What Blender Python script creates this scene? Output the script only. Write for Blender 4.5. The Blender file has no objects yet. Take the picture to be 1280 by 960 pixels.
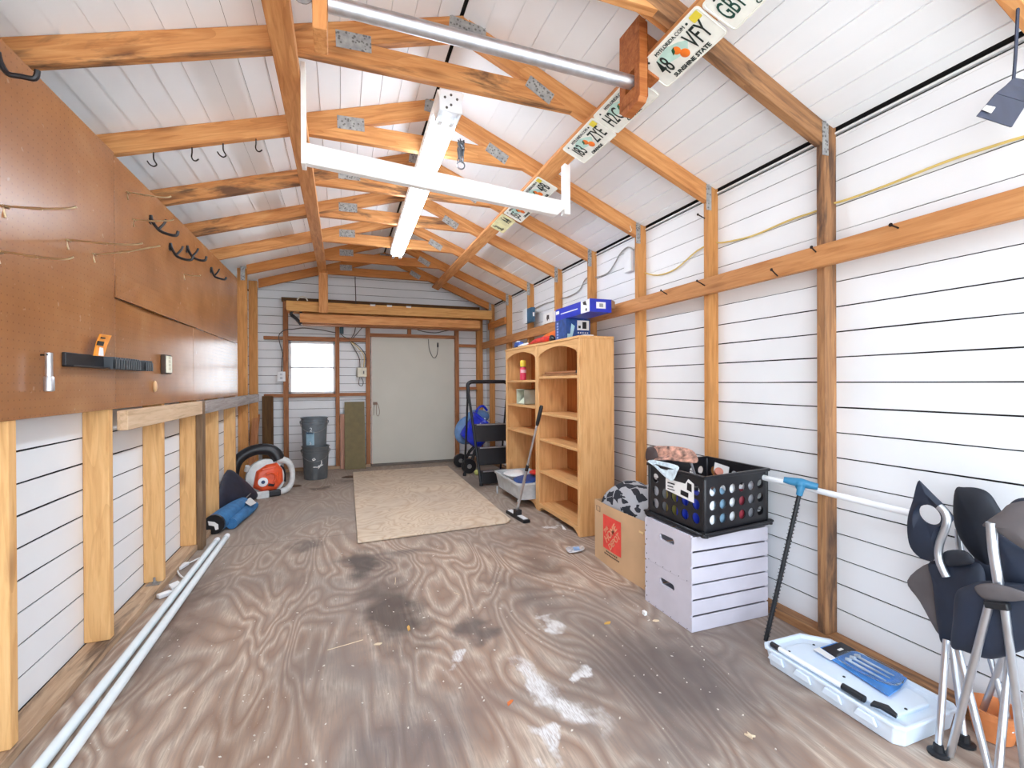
LAMP, SKY, SUN, EXPO = 25.0, 2.6, 11.0, 0.74
import bpy, bmesh, math, random
from mathutils import Vector as V, Matrix
random.seed(7)
SC = bpy.context.scene
COL = SC.collection
R_ = math.radians

# ------------------------------------------------------------------ camera
F = 586.2; YAW, PIT, ROL = .3477, -.00316, -.00463; EYE = V((0, 0, 1.1))
cd = V((math.sin(YAW)*math.cos(PIT), math.cos(YAW)*math.cos(PIT), math.sin(PIT)))
_r = V((math.cos(YAW), -math.sin(YAW), 0)); _u = _r.cross(cd)
cr = math.cos(ROL)*_r + math.sin(ROL)*_u; cu = -math.sin(ROL)*_r + math.cos(ROL)*_u
cam = bpy.data.objects.new('camera', bpy.data.cameras.new('camera'))
cam.data.sensor_width = 36; cam.data.lens = F/1280*36; cam.data.clip_start = .02
m3 = Matrix((cr, cu, -cd)).transposed()
cam.matrix_world = Matrix.Translation(EYE) @ m3.to_4x4()
COL.objects.link(cam); SC.camera = cam

# measured points of the photograph -> points on real planes of the room
def ray(x, y): return cd + (x-640)/F*cr - (y-480)/F*cu
def _on(ax, c, x, y):
    v = ray(x, y); return EYE + v*((c-EYE[ax])/v[ax])
def atx(x, y, X): return _on(0, X, x, y)      # on the plane X = const
def aty(x, y, Y): return _on(1, Y, x, y)
def atz(x, y, Z=0): return _on(2, Z, x, y)
def aton(x, y, p, n):
    v = ray(x, y); n = V(n); return EYE + v*((V(p)-EYE).dot(n)/v.dot(n))

# ------------------------------------------------------------------ materials
def lin(c):
    def f(s):
        s /= 255
        return s/12.92 if s <= .04045 else ((s+.055)/1.055)**2.4
    return (f(c[0]), f(c[1]), f(c[2]), 1)
class NT:
    def __init__(s, name):
        s.m = bpy.data.materials.new(name); s.m.use_nodes = True
        s.t = s.m.node_tree; s.n = s.t.nodes; s.b = s.n['Principled BSDF']
    def new(s, typ, **k):
        n = s.n.new(typ)
        for a, v in k.items():
            if a.startswith('i_'):
                key = a[2:]; key = int(key) if key.isdigit() else key.replace('_', ' ')
                n.inputs[key].default_value = v
            else: setattr(n, a, v)
        return n
    def ln(s, a, b): s.t.links.new(a, b)
    def coord(s, scale=(1, 1, 1), rnd=True, loc=(0, 0, 0)):
        tc = s.new('ShaderNodeTexCoord'); mp = s.new('ShaderNodeMapping')
        mp.inputs['Scale'].default_value = scale; mp.inputs['Location'].default_value = loc
        if rnd:
            oi = s.new('ShaderNodeObjectInfo'); ad = s.new('ShaderNodeVectorMath', operation='MULTIPLY_ADD')
            s.ln(oi.outputs['Random'], ad.inputs[0]); ad.inputs[1].default_value = (37, 19, 23)
            s.ln(tc.outputs['Object'], ad.inputs[2]); s.ln(ad.outputs[0], mp.inputs[0])
        else: s.ln(tc.outputs['Object'], mp.inputs[0])
        return mp.outputs[0]
    def noise(s, co, scale, detail=3, rough=.5, dist=0):
        n = s.new('ShaderNodeTexNoise'); n.inputs['Scale'].default_value = scale; n.inputs['Detail'].default_value = detail
        n.inputs['Roughness'].default_value = rough; n.inputs['Distortion'].default_value = dist
        s.ln(co, n.inputs['Vector']); return n.outputs['Fac']
    def ramp(s, fac, stops, interp='LINEAR'):
        r = s.new('ShaderNodeValToRGB'); r.color_ramp.interpolation = interp; e = r.color_ramp.elements
        while len(e) < len(stops): e.new(.5)
        for i, (p, c) in enumerate(stops):
            e[i].position = p; e[i].color = c if len(c) == 4 else lin(c)
        s.ln(fac, r.inputs[0]); return r.outputs[0]
    def mix(s, fac, a, b, mode='MIX'):
        n = s.new('ShaderNodeMix', data_type='RGBA', blend_type=mode)
        for sock, v in ((0, fac), (6, a), (7, b)):
            if isinstance(v, (int, float)): n.inputs[sock].default_value = v
            elif isinstance(v, tuple): n.inputs[sock].default_value = v if len(v) == 4 else lin(v)
            else: s.ln(v, n.inputs[sock])
        return n.outputs[2]
    def math(s, op, a, b=0., c=0., clamp=False):
        n = s.new('ShaderNodeMath', operation=op); n.use_clamp = clamp
        for i, v in enumerate((a, b, c)):
            if isinstance(v, (int, float)): n.inputs[i].default_value = v
            else: s.ln(v, n.inputs[i])
        return n.outputs[0]
    def bump(s, h, strength=.2, dist=.002):
        b = s.new('ShaderNodeBump'); b.inputs['Strength'].default_value = strength; b.inputs['Distance'].default_value = dist
        s.ln(h, b.inputs['Height']); s.ln(b.outputs[0], s.b.inputs['Normal'])
    def out(s, col=None, rough=.6, metal=0, spec=.5):
        if col is not None:
            if isinstance(col, tuple): s.b.inputs['Base Color'].default_value = col if len(col) == 4 else lin(col)
            else: s.ln(col, s.b.inputs['Base Color'])
        s.b.inputs['Roughness'].default_value = rough; s.b.inputs['Metallic'].default_value = metal
        s.b.inputs['Specular IOR Level'].default_value = spec
        return s.m
def plain(name, c, rough=.55, metal=0, var=.06, scale=18, spec=.5, emit=0, bump=0):
    s = NT(name); co = s.coord(); f = s.noise(co, scale, 3)
    d = tuple(max(0, x*(1-var)) for x in c); l = tuple(min(255, x*(1+var)) for x in c)
    s.out(s.ramp(f, [(.3, d), (.7, l)]), rough, metal, spec)
    if bump: s.bump(s.noise(co, scale*2, 4), bump, .003)
    if emit:
        s.b.inputs['Emission Color'].default_value = (.86, .94, 1, 1); s.b.inputs['Emission Strength'].default_value = emit
    return s.m
def wood(name, light, mid, dark, knot=(110, 62, 30), stain=0., stain_c=(60, 48, 44), rough=.62, knots=.5, sx=1.0):
    s = NT(name); co = s.coord((sx*.9, 11, 11)); fine = s.noise(co, 4.5, 5, .6, .6)
    co2 = s.coord((sx*.7, 3.2, 3.2)); big = s.noise(co2, 1.6, 3, .5, .4)
    bands = s.math('FRACT', s.math('MULTIPLY', s.noise(s.coord((sx*.55, 6, 6)), 1.3, 2, .4, .3), 7))
    c = s.ramp(fine, [(.28, dark), (.5, mid), (.74, light)])
    c = s.mix(s.math('MULTIPLY', s.ramp(bands, [(.0, (0, 0, 0, 1)), (.75, (.15, .15, .15, 1)), (1, (1, 1, 1, 1))]), .5), c, dark)
    c = s.mix(s.math('MULTIPLY', big, .45), c, mid)
    vo = s.new('ShaderNodeTexVoronoi', feature='F1'); vo.inputs['Scale'].default_value = 1.0
    s.ln(s.coord((2.6, 9, 9)), vo.inputs['Vector'])
    k = s.ramp(vo.outputs['Distance'], [(.05, (1, 1, 1, 1)), (.13, (.55, .55, .55, 1)), (.22, (0, 0, 0, 1))])
    gate = s.math('GREATER_THAN', s.noise(s.coord((.9, 3, 3)), 1.0, 0), .5)
    c = s.mix(s.math('MULTIPLY', s.math('MULTIPLY', k, gate), knots), c, knot)
    if stain:
        st = s.ramp(s.noise(s.coord((1.1, 6, 6)), 1.5, 5, .65, .8), [(.62-.25*stain, (0, 0, 0, 1)), (.72-.2*stain, (.9, .9, .9, 1))])
        c = s.mix(s.math('MULTIPLY', st, .85), c, stain_c)
    s.out(c, rough, 0, .3); s.bump(fine, .25, .0015); return s.m

PINE_O = wood('orange_pine', (228, 174, 114), (208, 146, 88), (170, 106, 56))
PINE_OS = wood('stained_orange_pine', (222, 168, 110), (200, 138, 82), (160, 98, 52), stain=.45)
PINE_BR = wood('amber_pine', (206, 144, 82), (188, 122, 62), (150, 90, 42), knots=.25)
PINE_W = wood('weathered_pine', (196, 148, 100), (158, 114, 76), (104, 74, 52), stain=.5)
PINE_L = wood('pale_pine', (236, 194, 138), (224, 176, 116), (196, 144, 88))
PINE_Y = wood('yellow_stud_pine', (218, 162, 100), (198, 140, 80), (164, 108, 56), knots=.4)
PINE_R = wood('reddish_framing_pine', (198, 142, 98), (168, 112, 72), (126, 78, 48), knots=.2)
PLANK_Y = wood('stacked_lumber_pine', (226, 178, 114), (210, 158, 92), (180, 122, 66), knots=.5)
GREYW = wood('grey_weathered_board', (186, 178, 172), (160, 150, 144), (120, 108, 100), knots=.2)
GREYB = wood('grey_brown_post', (150, 124, 96), (124, 98, 72), (84, 64, 46), knots=.3)
PLATEW = wood('dirty_sill_plate', (206, 180, 150), (182, 152, 122), (140, 112, 88), stain=.35)
OLDB = wood('dark_old_board', (128, 92, 50), (100, 70, 36), (70, 46, 24), knots=.2)
SHELFP = wood('varnished_shelf_pine', (234, 190, 134), (222, 172, 114), (200, 146, 88), knot=(150, 92, 46), rough=.42)
CEDAR = wood('red_cedar_block', (196, 134, 78), (170, 100, 50), (118, 60, 26), knot=(90, 40, 20), rough=.5)
WHITE = plain('white_vinyl', (234, 236, 238), .42, var=.012, scale=3)
WHITEB = plain('white_vinyl_soffit', (243, 245, 247), .36, var=.012, scale=3)
BLACKGAP = plain('dark_sheathing', (26, 25, 26), .9)
WPAINT = plain('white_paint', (238, 237, 234), .45, var=.02)
WPLAS = plain('white_plastic', (236, 238, 240), .32, var=.015)
BLACK = plain('black_plastic', (26, 26, 30), .38, var=.1)
BLACKM = plain('black_metal', (34, 36, 40), .4, metal=.2, var=.1)
STEEL = plain('galvanised_steel', (206, 208, 212), .4, .9, var=.05, scale=30)
ALU = plain('aluminium_tube', (204, 207, 212), .3, .9, var=.03)
GUSSET = None
GALV = plain('dull_galvanised_plate', (150, 148, 146), .5, .6, var=.1, scale=60)
def gusset_mat():
    s = NT('punched_gusset_steel'); co = s.coord(rnd=False); f = s.noise(co, 40, 3)
    w = s.new('ShaderNodeTexVoronoi'); w.inputs['Scale'].default_value = 62; s.ln(co, w.inputs['Vector'])
    h = s.ramp(w.outputs['Distance'], [(.28, (1, 1, 1, 1)), (.36, (0, 0, 0, 1))])
    s.out(s.mix(s.math('MULTIPLY', h, .75), s.ramp(f, [(.3, (142, 142, 142)), (.7, (176, 175, 172))]), (84, 80, 76)), .6, .15); return s.m
GUSSET = gusset_mat()

# ------------------------------------------------------------------ mesh builder
class MB:
    def __init__(s): s.bm = bmesh.new(); s.mi = 0; s.sm = False
    def f(s, vs):
        try:
            fc = s.bm.faces.new(vs); fc.material_index = s.mi; fc.smooth = s.sm; return fc
        except ValueError: return None
    def v(s, p): return s.bm.verts.new(p)
    def hexa(s, p):
        v = [s.v(q) for q in p]
        for i in ((0, 3, 2, 1), (4, 5, 6, 7), (0, 1, 5, 4), (1, 2, 6, 5), (2, 3, 7, 6), (3, 0, 4, 7)): s.f([v[j] for j in i])
    def box(s, lo, hi):
        a, b = lo, hi
        s.hexa([(a[0], a[1], a[2]), (b[0], a[1], a[2]), (b[0], b[1], a[2]), (a[0], b[1], a[2]), (a[0], a[1], b[2]), (b[0], a[1], b[2]), (b[0], b[1], b[2]), (a[0], b[1], b[2])]); return s
    def obb(s, c, ax, h):
        c = V(c); X, Y, Z = [V(a)*k for a, k in zip(ax, h)]
        s.hexa([c-X-Y-Z, c+X-Y-Z, c+X+Y-Z, c-X+Y-Z, c-X-Y+Z, c+X-Y+Z, c+X+Y+Z, c-X+Y+Z]); return s
    def bar(s, p0, p1, w, h, up=(0, 0, 1)):
        p0, p1 = V(p0), V(p1); x = (p1-p0).normalized(); y = V(up).cross(x)
        y = (y if y.length > 1e-4 else V((0, 1, 0)).cross(x)).normalized(); z = x.cross(y)
        return s.obb((p0+p1)/2, (x, y, z), ((p1-p0).length/2, w/2, h/2))
    def prism(s, poly, vec):
        vec = V(vec); a = [s.v(V(p)) for p in poly]; b = [s.v(V(p)+vec) for p in poly]; n = len(a)
        s.f(a[::-1]); s.f(b)
        for i in range(n): s.f([a[i], a[(i+1) % n], b[(i+1) % n], b[i]])
        return s
    def rings(s, loops, cap0=True, cap1=True, closed=False):
        vs = [[s.v(p) for p in l] for l in loops]; n = len(vs[0]); k = len(vs)
        for i in range(k if closed else k-1):
            A, B = vs[i], vs[(i+1) % k]
            for j in range(n): s.f([A[j], A[(j+1) % n], B[(j+1) % n], B[j]])
        if not closed:
            if cap0: s.f(vs[0][::-1])
            if cap1: s.f(vs[-1])
        return s
    def tube(s, pts, r, n=8, closed=False, cap=True, smooth_path=0):
        pts = [V(p) for p in pts]
        if smooth_path:
            n0 = len(pts); pts = spline(pts, smooth_path, closed)
            if isinstance(r, (list, tuple)): r = [r[min(n0-1, i//smooth_path)]*(1-i % smooth_path/smooth_path)+r[min(n0-1, i//smooth_path+1)]*(i % smooth_path/smooth_path) for i in range(len(pts))]
        k = len(pts); t0 = (pts[1]-pts[0]).normalized()
        a = V((0, 0, 1)).cross(t0); a = (a if a.length > .1 else V((1, 0, 0)).cross(t0)).normalized(); loops = []
        for i, p in enumerate(pts):
            if closed: t = (pts[(i+1) % k]-pts[i-1]).normalized()
            else: t = (pts[min(i+1, k-1)]-pts[max(i-1, 0)]).normalized()
            a = (a - t*a.dot(t)).normalized(); b = t.cross(a); rr = r[i] if isinstance(r, (list, tuple)) else r
            loops.append([p + a*(rr*math.cos(2*math.pi*j/n)) + b*(rr*math.sin(2*math.pi*j/n)) for j in range(n)])
        old = s.sm; s.sm = True; s.rings(loops, cap, cap, closed); s.sm = old; return s
    def lathe(s, prof, o, ax=(0, 0, 1), n=24, cap0=True, cap1=True):
        o = V(o); ax = V(ax).normalized(); a = ax.orthogonal().normalized(); b = ax.cross(a)
        old = s.sm; s.sm = True
        s.rings([[o + ax*z + a*(max(r, 1e-4)*math.cos(2*math.pi*j/n)) + b*(max(r, 1e-4)*math.sin(2*math.pi*j/n)) for j in range(n)] for r, z in prof], cap0, cap1)
        s.sm = old; return s
    def ball(s, c, r, n=16, m=10, ax=None):
        c = V(c); r = r if isinstance(r, (tuple, list)) else (r, r, r); X, Y, Z = [V(q) for q in (ax or ((1, 0, 0), (0, 1, 0), (0, 0, 1)))]
        old = s.sm; s.sm = True
        s.rings([[c + X*(r[0]*math.sin(t)*math.cos(2*math.pi*j/n)) + Y*(r[1]*math.sin(t)*math.sin(2*math.pi*j/n)) - Z*(r[2]*math.cos(t)) for j in range(n)]
                 for t in [max(.02, min(math.pi-.02, math.pi*i/m)) for i in range(m+1)]]); s.sm = old; return s
    def pillow(s, pts, t, bulge=0, n=6, per=4):
        """a soft closed body over a star-shaped outline"""
        pts = dense([V(p) for p in pts], per); c = sum(pts, V())/len(pts)
        nr = V()
        for i, p in enumerate(pts): nr += (p-c).cross(pts[(i+1) % len(pts)]-c)
        nr.normalize(); old = s.sm; s.sm = True
        def ring(k, sg):
            h = math.sqrt(max(0, 1-k*k)); return [c + (p-c)*k + nr*(sg*t*h*.5 + bulge*(1-k*k)) for p in pts]
        ks = [math.sin(math.pi/2*i/n) for i in range(n+1)]; ks[0] = .03
        s.rings([ring(k, 1) for k in ks] + [ring(k, -1) for k in ks[::-1][1:]]); s.sm = old; return s
    def sheet(s, pts, t, n=None):
        pts = [V(p) for p in pts]; nr = V(); c = sum(pts, V())/len(pts)
        for i, p in enumerate(pts): nr += (p-c).cross(pts[(i+1) % len(pts)]-c)
        nr = V(n) if n else nr.normalized()
        return s.prism([p-nr*t/2 for p in pts], nr*t)
    def build(s, name, mats, parent=None, bevel=0, seg=2, origin=None, smooth=False):
        bmesh.ops.recalc_face_normals(s.bm, faces=s.bm.faces[:])
        me = bpy.data.meshes.new(name); s.bm.to_mesh(me); s.bm.free()
        for m in (mats if isinstance(mats, (list, tuple)) else [mats]): me.materials.append(m)
        if smooth:
            for p in me.polygons: p.use_smooth = True
        if any(p.use_smooth for p in me.polygons): me.set_sharp_from_angle(angle=R_(42))
        o = bpy.data.objects.new(name, me); COL.objects.link(o)
        off = V(origin) if origin else V()
        if origin == 'base' or (parent is None and origin is None):
            xs = [v.co for v in me.vertices]
            off = V(((min(v.x for v in xs)+max(v.x for v in xs))/2, (min(v.y for v in xs)+max(v.y for v in xs))/2, min(v.z for v in xs)))
        if off.length: me.transform(Matrix.Translation(-off))
        if parent: o.parent = parent; o.location = off - wloc(parent)
        else: o.location = off
        if bevel:
            b = o.modifiers.new('bevel', 'BEVEL'); b.width = bevel; b.segments = seg; b.limit_method = 'ANGLE'; b.angle_limit = R_(35)
        return o
def wloc(o):
    p = V(o.location)
    while o.parent: o = o.parent; p += V(o.location)
    return p
def spline(p, k, closed=False):
    out = []; n = len(p)
    for i in range(n if closed else n-1):
        g = (lambda j: p[j % n]) if closed else (lambda j: p[max(0, min(n-1, j))])
        a, b, c, d = g(i-1), g(i), g(i+1), g(i+2)
        for j in range(k):
            t = j/k; out.append(.5*((2*b) + (c-a)*t + (2*a-5*b+4*c-d)*t*t + (3*b-a-3*c+d)*t**3))
    if not closed: out.append(p[-1])
    return out
def dense(p, k): return spline(p, k, True)
def arc(c, r, a0, a1, n, X=(1, 0, 0), Y=(0, 0, 1)):
    return [V(c)+V(X)*(r*math.cos(R_(a0+(a1-a0)*i/n)))+V(Y)*(r*math.sin(R_(a0+(a1-a0)*i/n))) for i in range(n+1)]
def rrect(w, h, r, n=5):
    out = []
    for cx, cy, a in ((w/2-r, h/2-r, 0), (-w/2+r, h/2-r, 90), (-w/2+r, -h/2+r, 180), (w/2-r, -h/2+r, 270)):
        out += [(cx+r*math.cos(R_(a+90*i/n)), cy+r*math.sin(R_(a+90*i/n))) for i in range(n+1)]
    return out

def tag(o, label, cat, group=None, kind=None):
    o['label'] = label; o['category'] = cat
    if group: o['group'] = group
    if kind: o['kind'] = kind
    return o
def struct(o, label=None):
    o['kind'] = 'structure'
    if label: o['label'] = label
    return o
def thing(name, label, cat, loc, group=None):
    o = bpy.data.objects.new(name, None); o.location = loc; o.empty_display_size = .05; COL.objects.link(o)
    return tag(o, label, cat, group)
def board(name, p0, p1, w, h, mat, parent=None, up=(0, 0, 1), bevel=.0025):
    """a length of lumber: local X runs along the grain; w across, h along up"""
    p0, p1 = V(p0), V(p1); L = (p1-p0).length; x = (p1-p0)/L; y = V(up).cross(x)
    y = (y if y.length > 1e-3 else V((0, 1, 0)).cross(x)).normalized(); z = x.cross(y)
    b = MB(); b.box((-L/2, -w/2, -h/2), (L/2, w/2, h/2)); bmesh.ops.recalc_face_normals(b.bm, faces=b.bm.faces[:])
    me = bpy.data.meshes.new(name); b.bm.to_mesh(me); b.bm.free(); me.materials.append(mat)
    o = bpy.data.objects.new(name, me); COL.objects.link(o)
    mw = Matrix.Translation((p0+p1)/2) @ Matrix((x, y, z)).transposed().to_4x4()
    if parent: o.parent = parent; mw = Matrix.Translation(-wloc(parent)) @ mw
    o.matrix_local = mw
    if bevel:
        bv = o.modifiers.new('bevel', 'BEVEL'); bv.width = bevel; bv.segments = 1
    return o
def polyboard(name, poly, vec, xdir, mat, parent=None, bevel=.002):
    """a cut piece of lumber from its outline, grain along xdir"""
    x = V(xdir).normalized(); n = V(vec).normalized(); z = x.cross(n).normalized(); c = sum((V(p) for p in poly), V())/len(poly) + V(vec)/2
    m = Matrix((x, n, z)).transposed(); mi = m.inverted()
    b = MB(); b.prism([mi @ (V(p)-c) for p in poly], mi @ V(vec)); bmesh.ops.recalc_face_normals(b.bm, faces=b.bm.faces[:])
    me = bpy.data.meshes.new(name); b.bm.to_mesh(me); b.bm.free(); me.materials.append(mat)
    o = bpy.data.objects.new(name, me); COL.objects.link(o); mw = Matrix.Translation(c) @ m.to_4x4()
    if parent: o.parent = parent; mw = Matrix.Translation(-wloc(parent)) @ mw
    o.matrix_local = mw
    if bevel:
        bv = o.modifiers.new('bevel', 'BEVEL'); bv.width = bevel; bv.segments = 1; bv.limit_method = 'ANGLE'
    return o
def text(name, body, size, mat, center, X, Y, parent, extrude=.0006, sx=1., align='CENTER', bold=0):
    cu_ = bpy.data.curves.new(name, 'FONT'); cu_.body = body; cu_.size = size; cu_.extrude = extrude; cu_.align_x = align; cu_.align_y = 'CENTER'; cu_.offset = bold
    cu_.resolution_u = 3
    t = bpy.data.objects.new('tmp', cu_); COL.objects.link(t); bpy.context.view_layer.update()
    me = bpy.data.meshes.new_from_object(t.evaluated_get(bpy.context.evaluated_depsgraph_get()))
    bpy.data.objects.remove(t); me.name = name; me.materials.clear(); me.materials.append(mat)
    X, Y = V(X).normalized(), V(Y).normalized(); Z = X.cross(Y); mw = Matrix((X*sx, Y, Z)).transposed().to_4x4(); mw.translation = V(center)
    me.transform(mw.to_3x3().to_4x4())
    o = bpy.data.objects.new(name, me); COL.objects.link(o); o.parent = parent; o.location = V(center)-wloc(parent)
    return o
ORD = 'first second third fourth fifth sixth seventh eighth ninth tenth'.split()
# ================================================================== SHELL
XL, XR, YB, YF = -1.0, 1.965, 6.5, -.25
RX, RZ, SL, SR = .52, 2.752, .307, .412
def roofz(x): return RZ - (SL*(RX-x) if x < RX else SR*(x-RX))
LAP = .1062

def siding_boards(mb, o, u, n, spans, z0, z1, gap, jag=.0012, lap=LAP):
    """lapped boards: o origin, u along the wall, n into the room; spans(z) -> [(u0, u1)]"""
    o, u, n = V(o), V(u), V(n); z = z0
    while z < z1-.01:
        zt = min(z+lap, z1)
        for a, b in spans(z):
            k = max(1, int((b-a)/.22)); g = gap((z+zt)/2)
            lo, hi, lo2, hi2 = [], [], [], []
            for i in range(k+1):
                t = a+(b-a)*i/k; jz = random.uniform(-jag, jag)
                P = o+u*t
                lo.append(P + V((0, 0, z+g+jz)) + n*.0008); hi.append(P+V((0, 0, zt)))
                lo2.append(P + V((0, 0, z+g+jz)) - n*.004); hi2.append(P+V((0, 0, zt))-n*.004)
            for i in range(k):
                for A, B in ((lo, hi), (hi, hi2), (hi2, lo2), (lo2, lo)):
                    mb.f([mb.v(A[i]), mb.v(A[i+1]), mb.v(B[i+1]), mb.v(B[i])])
            for i in (0, k): mb.f([mb.v(lo[i]), mb.v(hi[i]), mb.v(hi2[i]), mb.v(lo2[i])])
        z = zt
def weld(mb): bmesh.ops.remove_doubles(mb.bm, verts=mb.bm.verts[:], dist=.00005)

# floor -------------------------------------------------------------
def floor_mat():
    s = NT('weathered_plywood_floor')
    def cor(sc, loc=(0, 0, 0)): return s.coord(sc, False, loc)
    fig = s.noise(cor((1.9, .62, 1)), 1.5, 2.2, .48, .55)
    band = s.math('FRACT', s.math('MULTIPLY', fig, 17))
    tri = s.math('ABSOLUTE', s.math('SUBTRACT', band, .5))
    fine = s.noise(cor((42, 3.2, 1)), 3, 5, .65, .4)
    c = s.ramp(tri, [(.0, (148, 118, 98)), (.22, (178, 151, 130)), (.5, (210, 192, 172))])
    c = s.mix(s.ramp(fine, [(.35, (0, 0, 0, 1)), (.75, (1, 1, 1, 1))]), c, (148, 132, 120))
    big = s.noise(cor((1, .8, 1), (3.1, .4, 0)), 1.5, 4, .6, .6)
    c = s.mix(s.math('MULTIPLY', s.ramp(big, [(.40, (0, 0, 0, 1)), (.66, (1, 1, 1, 1))]), .7), c, (128, 118, 112))
    # the worn, bare grey back half of the floor
    tc = s.new('ShaderNodeTexCoord'); sp = s.new('ShaderNodeSeparateXYZ'); s.ln(tc.outputs['Object'], sp.inputs[0])
    far = s.math('MULTIPLY', s.math('SUBTRACT', sp.outputs['Y'], 2.9), .8, clamp=True)
    c = s.mix(s.math('MULTIPLY', far, .55), c, (154, 142, 130))
    # stains with shapes of their own
    nd = s.new('ShaderNodeTexNoise'); nd.inputs['Scale'].default_value = 5; nd.inputs['Detail'].default_value = 4
    s.ln(tc.outputs['Object'], nd.inputs['Vector'])
    va = s.new('ShaderNodeVectorMath', operation='MULTIPLY_ADD'); s.ln(nd.outputs['Color'], va.inputs[0]); va.inputs[1].default_value = (.36, .42, 0); s.ln(tc.outputs['Object'], va.inputs[2])
    def spot(x, y, rx, ry, soft=.6, rot=0):
        mp = s.new('ShaderNodeMapping', vector_type='TEXTURE'); mp.inputs['Location'].default_value = (x+.18, y+.21, 0); mp.inputs['Rotation'].default_value = (0, 0, rot); mp.inputs['Scale'].default_value = (rx, ry, 1)
        s.ln(va.outputs[0], mp.inputs[0]); ln = s.new('ShaderNodeVectorMath', operation='LENGTH'); s.ln(mp.outputs[0], ln.inputs[0])
        r = s.new('ShaderNodeMapRange'); r.clamp = True; s.ln(ln.outputs['Value'], r.inputs[0])
        r.inputs[1].default_value = 1; r.inputs[2].default_value = 1-soft; r.inputs[3].default_value = 0; r.inputs[4].default_value = 1
        return r.outputs[0]
    for x, y, rx, ry, soft, amt, col, rot in (
        (1.15, 1.45, .44, .5, .75, .7, (88, 80, 78), .3), (.22, 2.3, .2, .46, .6, .85, (80, 68, 62), .05), (.12, 2.98, .14, .3, .6, .85, (78, 70, 66), 0), (.35, 3.1, .3, .12, .8, .6, (96, 86, 82), .2), (-.3, 1.6, .2, .5, .9, .45, (124, 96, 76), 0), (.0, 1.25, .5, .2, .9, .5, (110, 92, 80), 0), (1.1, 2.6, .16, .3, .8, .6, (104, 84, 72), .4),
        (.55, 2.02, .10, .14, .6, .7, (84, 76, 74), 0), (.18, 1.45, .28, .22, .8, .6, (104, 94, 92), 0), (.9, 2.3, .14, .42, .8, .5, (100, 90, 86), .3),
        (-.72, 2.6, .1, .9, .8, .65, (92, 70, 58), 0), (-.3, 2.9, .2, .35, .9, .4, (112, 98, 90), 0), (1.45, 1.2, .2, .3, .9, .4, (120, 112, 108), 0),
        (.1, 5.6, .3, .16, .9, .7, (96, 82, 72), 0), (-.2, 5.3, .14, .14, .7, .7, (78, 66, 58), 0), (-.25, 3.5, .11, .13, .7, .65, (92, 84, 80), 0),
        (1.2, 3.0, .14, .35, .8, .5, (118, 92, 78), .2), (.45, 1.62, .12, .35, .7, .55, (140, 112, 96), .1), (-.15, 2.0, .1, .8, .9, .35, (120, 98, 84), 0), (1.3, 4.9, .5, .5, .9, .55, (100, 86, 76), 0)):
        c = s.mix(s.math('MULTIPLY', spot(x, y, rx, ry, soft, rot), amt), c, col)
    scr = s.ramp(s.noise(cor((60, 6, 1)), 4, 3, .6), [(.42, (0, 0, 0, 1)), (.55, (1, 1, 1, 1))])
    for x, y, rx, ry, rot in ((.66, 1.63, .055, .15, .35), (.72, 1.42, .07, .19, .15), (.42, 1.82, .05, .05, 0), (.85, 1.6, .04, .07, 0), (.60, 1.33, .03, .1, 0), (.9, 1.95, .03, .09, .2), (1.5, 3.25, .06, .06, 0)):
        c = s.mix(s.math('MULTIPLY', spot(x, y, rx, ry, .45, rot), s.math('ADD', s.math('MULTIPLY', scr, .5), .42)), c, (226, 224, 222))
    sc2 = s.math('MULTIPLY', s.ramp(s.noise(cor((70, 26, 1), (9, 2, 0)), 3, 4, .7), [(.62, (0, 0, 0, 1)), (.72, (1, 1, 1, 1))]), s.ramp(s.noise(cor((1, 1, 1), (5, 7, 0)), 2.2, 2), [(.45, (0, 0, 0, 1)), (.62, (1, 1, 1, 1))]))
    c = s.mix(s.math('MULTIPLY', sc2, .5), c, (206, 198, 190))
    # sheet joints
    def seam(axis, pos, w):
        return s.math('LESS_THAN', s.math('ABSOLUTE', s.math('SUBTRACT', sp.outputs[axis], pos)), w)
    for ax, pos in (('Y', 3.62),): c = s.mix(s.math('MULTIPLY', seam(ax, pos, .0022), .75), c, (58, 48, 44))
    s.out(c, .62, 0, .35); s.bump(fine, .2, .002); return s.m
mb = MB(); mb.box((XL-.05, YF, -.06), (XR+.05, YB+.05, 0))
struct(mb.build('floor', floor_mat(), origin=(0, 0, 0)), 'weathered grey-brown plywood floor with dark stains and worn white paint')

# walls --------------------------------------------------------------
def gap_side(z): return .0056 if z < 1.56 else .0032
mb = MB(); siding_boards(mb, (XR, YF, 0), (0, 1, 0), (-1, 0, 0), lambda z: [(0, YB-YF)], .03, 2.128, gap_side); weld(mb)
mb.mi = 1; mb.box((XR+.007, YF, 0), (XR+.03, YB+.05, 2.16))
mb.mi = 0; mb.box((XR-.004, YF, 2.118), (XR+.006, YB, 2.128)); mb.box((XR-.010, YF, 2.138), (XR+.008, YB, 2.146))
struct(mb.build('wall_right', [WHITE, BLACKGAP], origin=(0, 0, 0)), 'white lapped board wall behind the long timber rail')
mb = MB(); siding_boards(mb, (XL, YF, 0), (0, 1, 0), (1, 0, 0), lambda z: [(0, YB-YF)], .029, 2.16, lambda z: .0068); weld(mb)
mb.mi = 1; mb.box((XL-.03, YF, 0), (XL-.007, YB+.05, 2.15))
mb.mi = 0; mb.box((XL-.165, YF, 2.02), (XL-.13, YB+.05, roofz(XL-.13)+.012)); mb.box((XL-.165, YF, 2.02), (XL-.008, YB+.05, 2.04))  # unseen fascia and soffit, added to stop daylight leaking in at the eave
struct(mb.build('wall_left', [WHITE, BLACKGAP], origin=(0, 0, 0)), 'white lapped board wall below and behind the pegboard')
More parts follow.
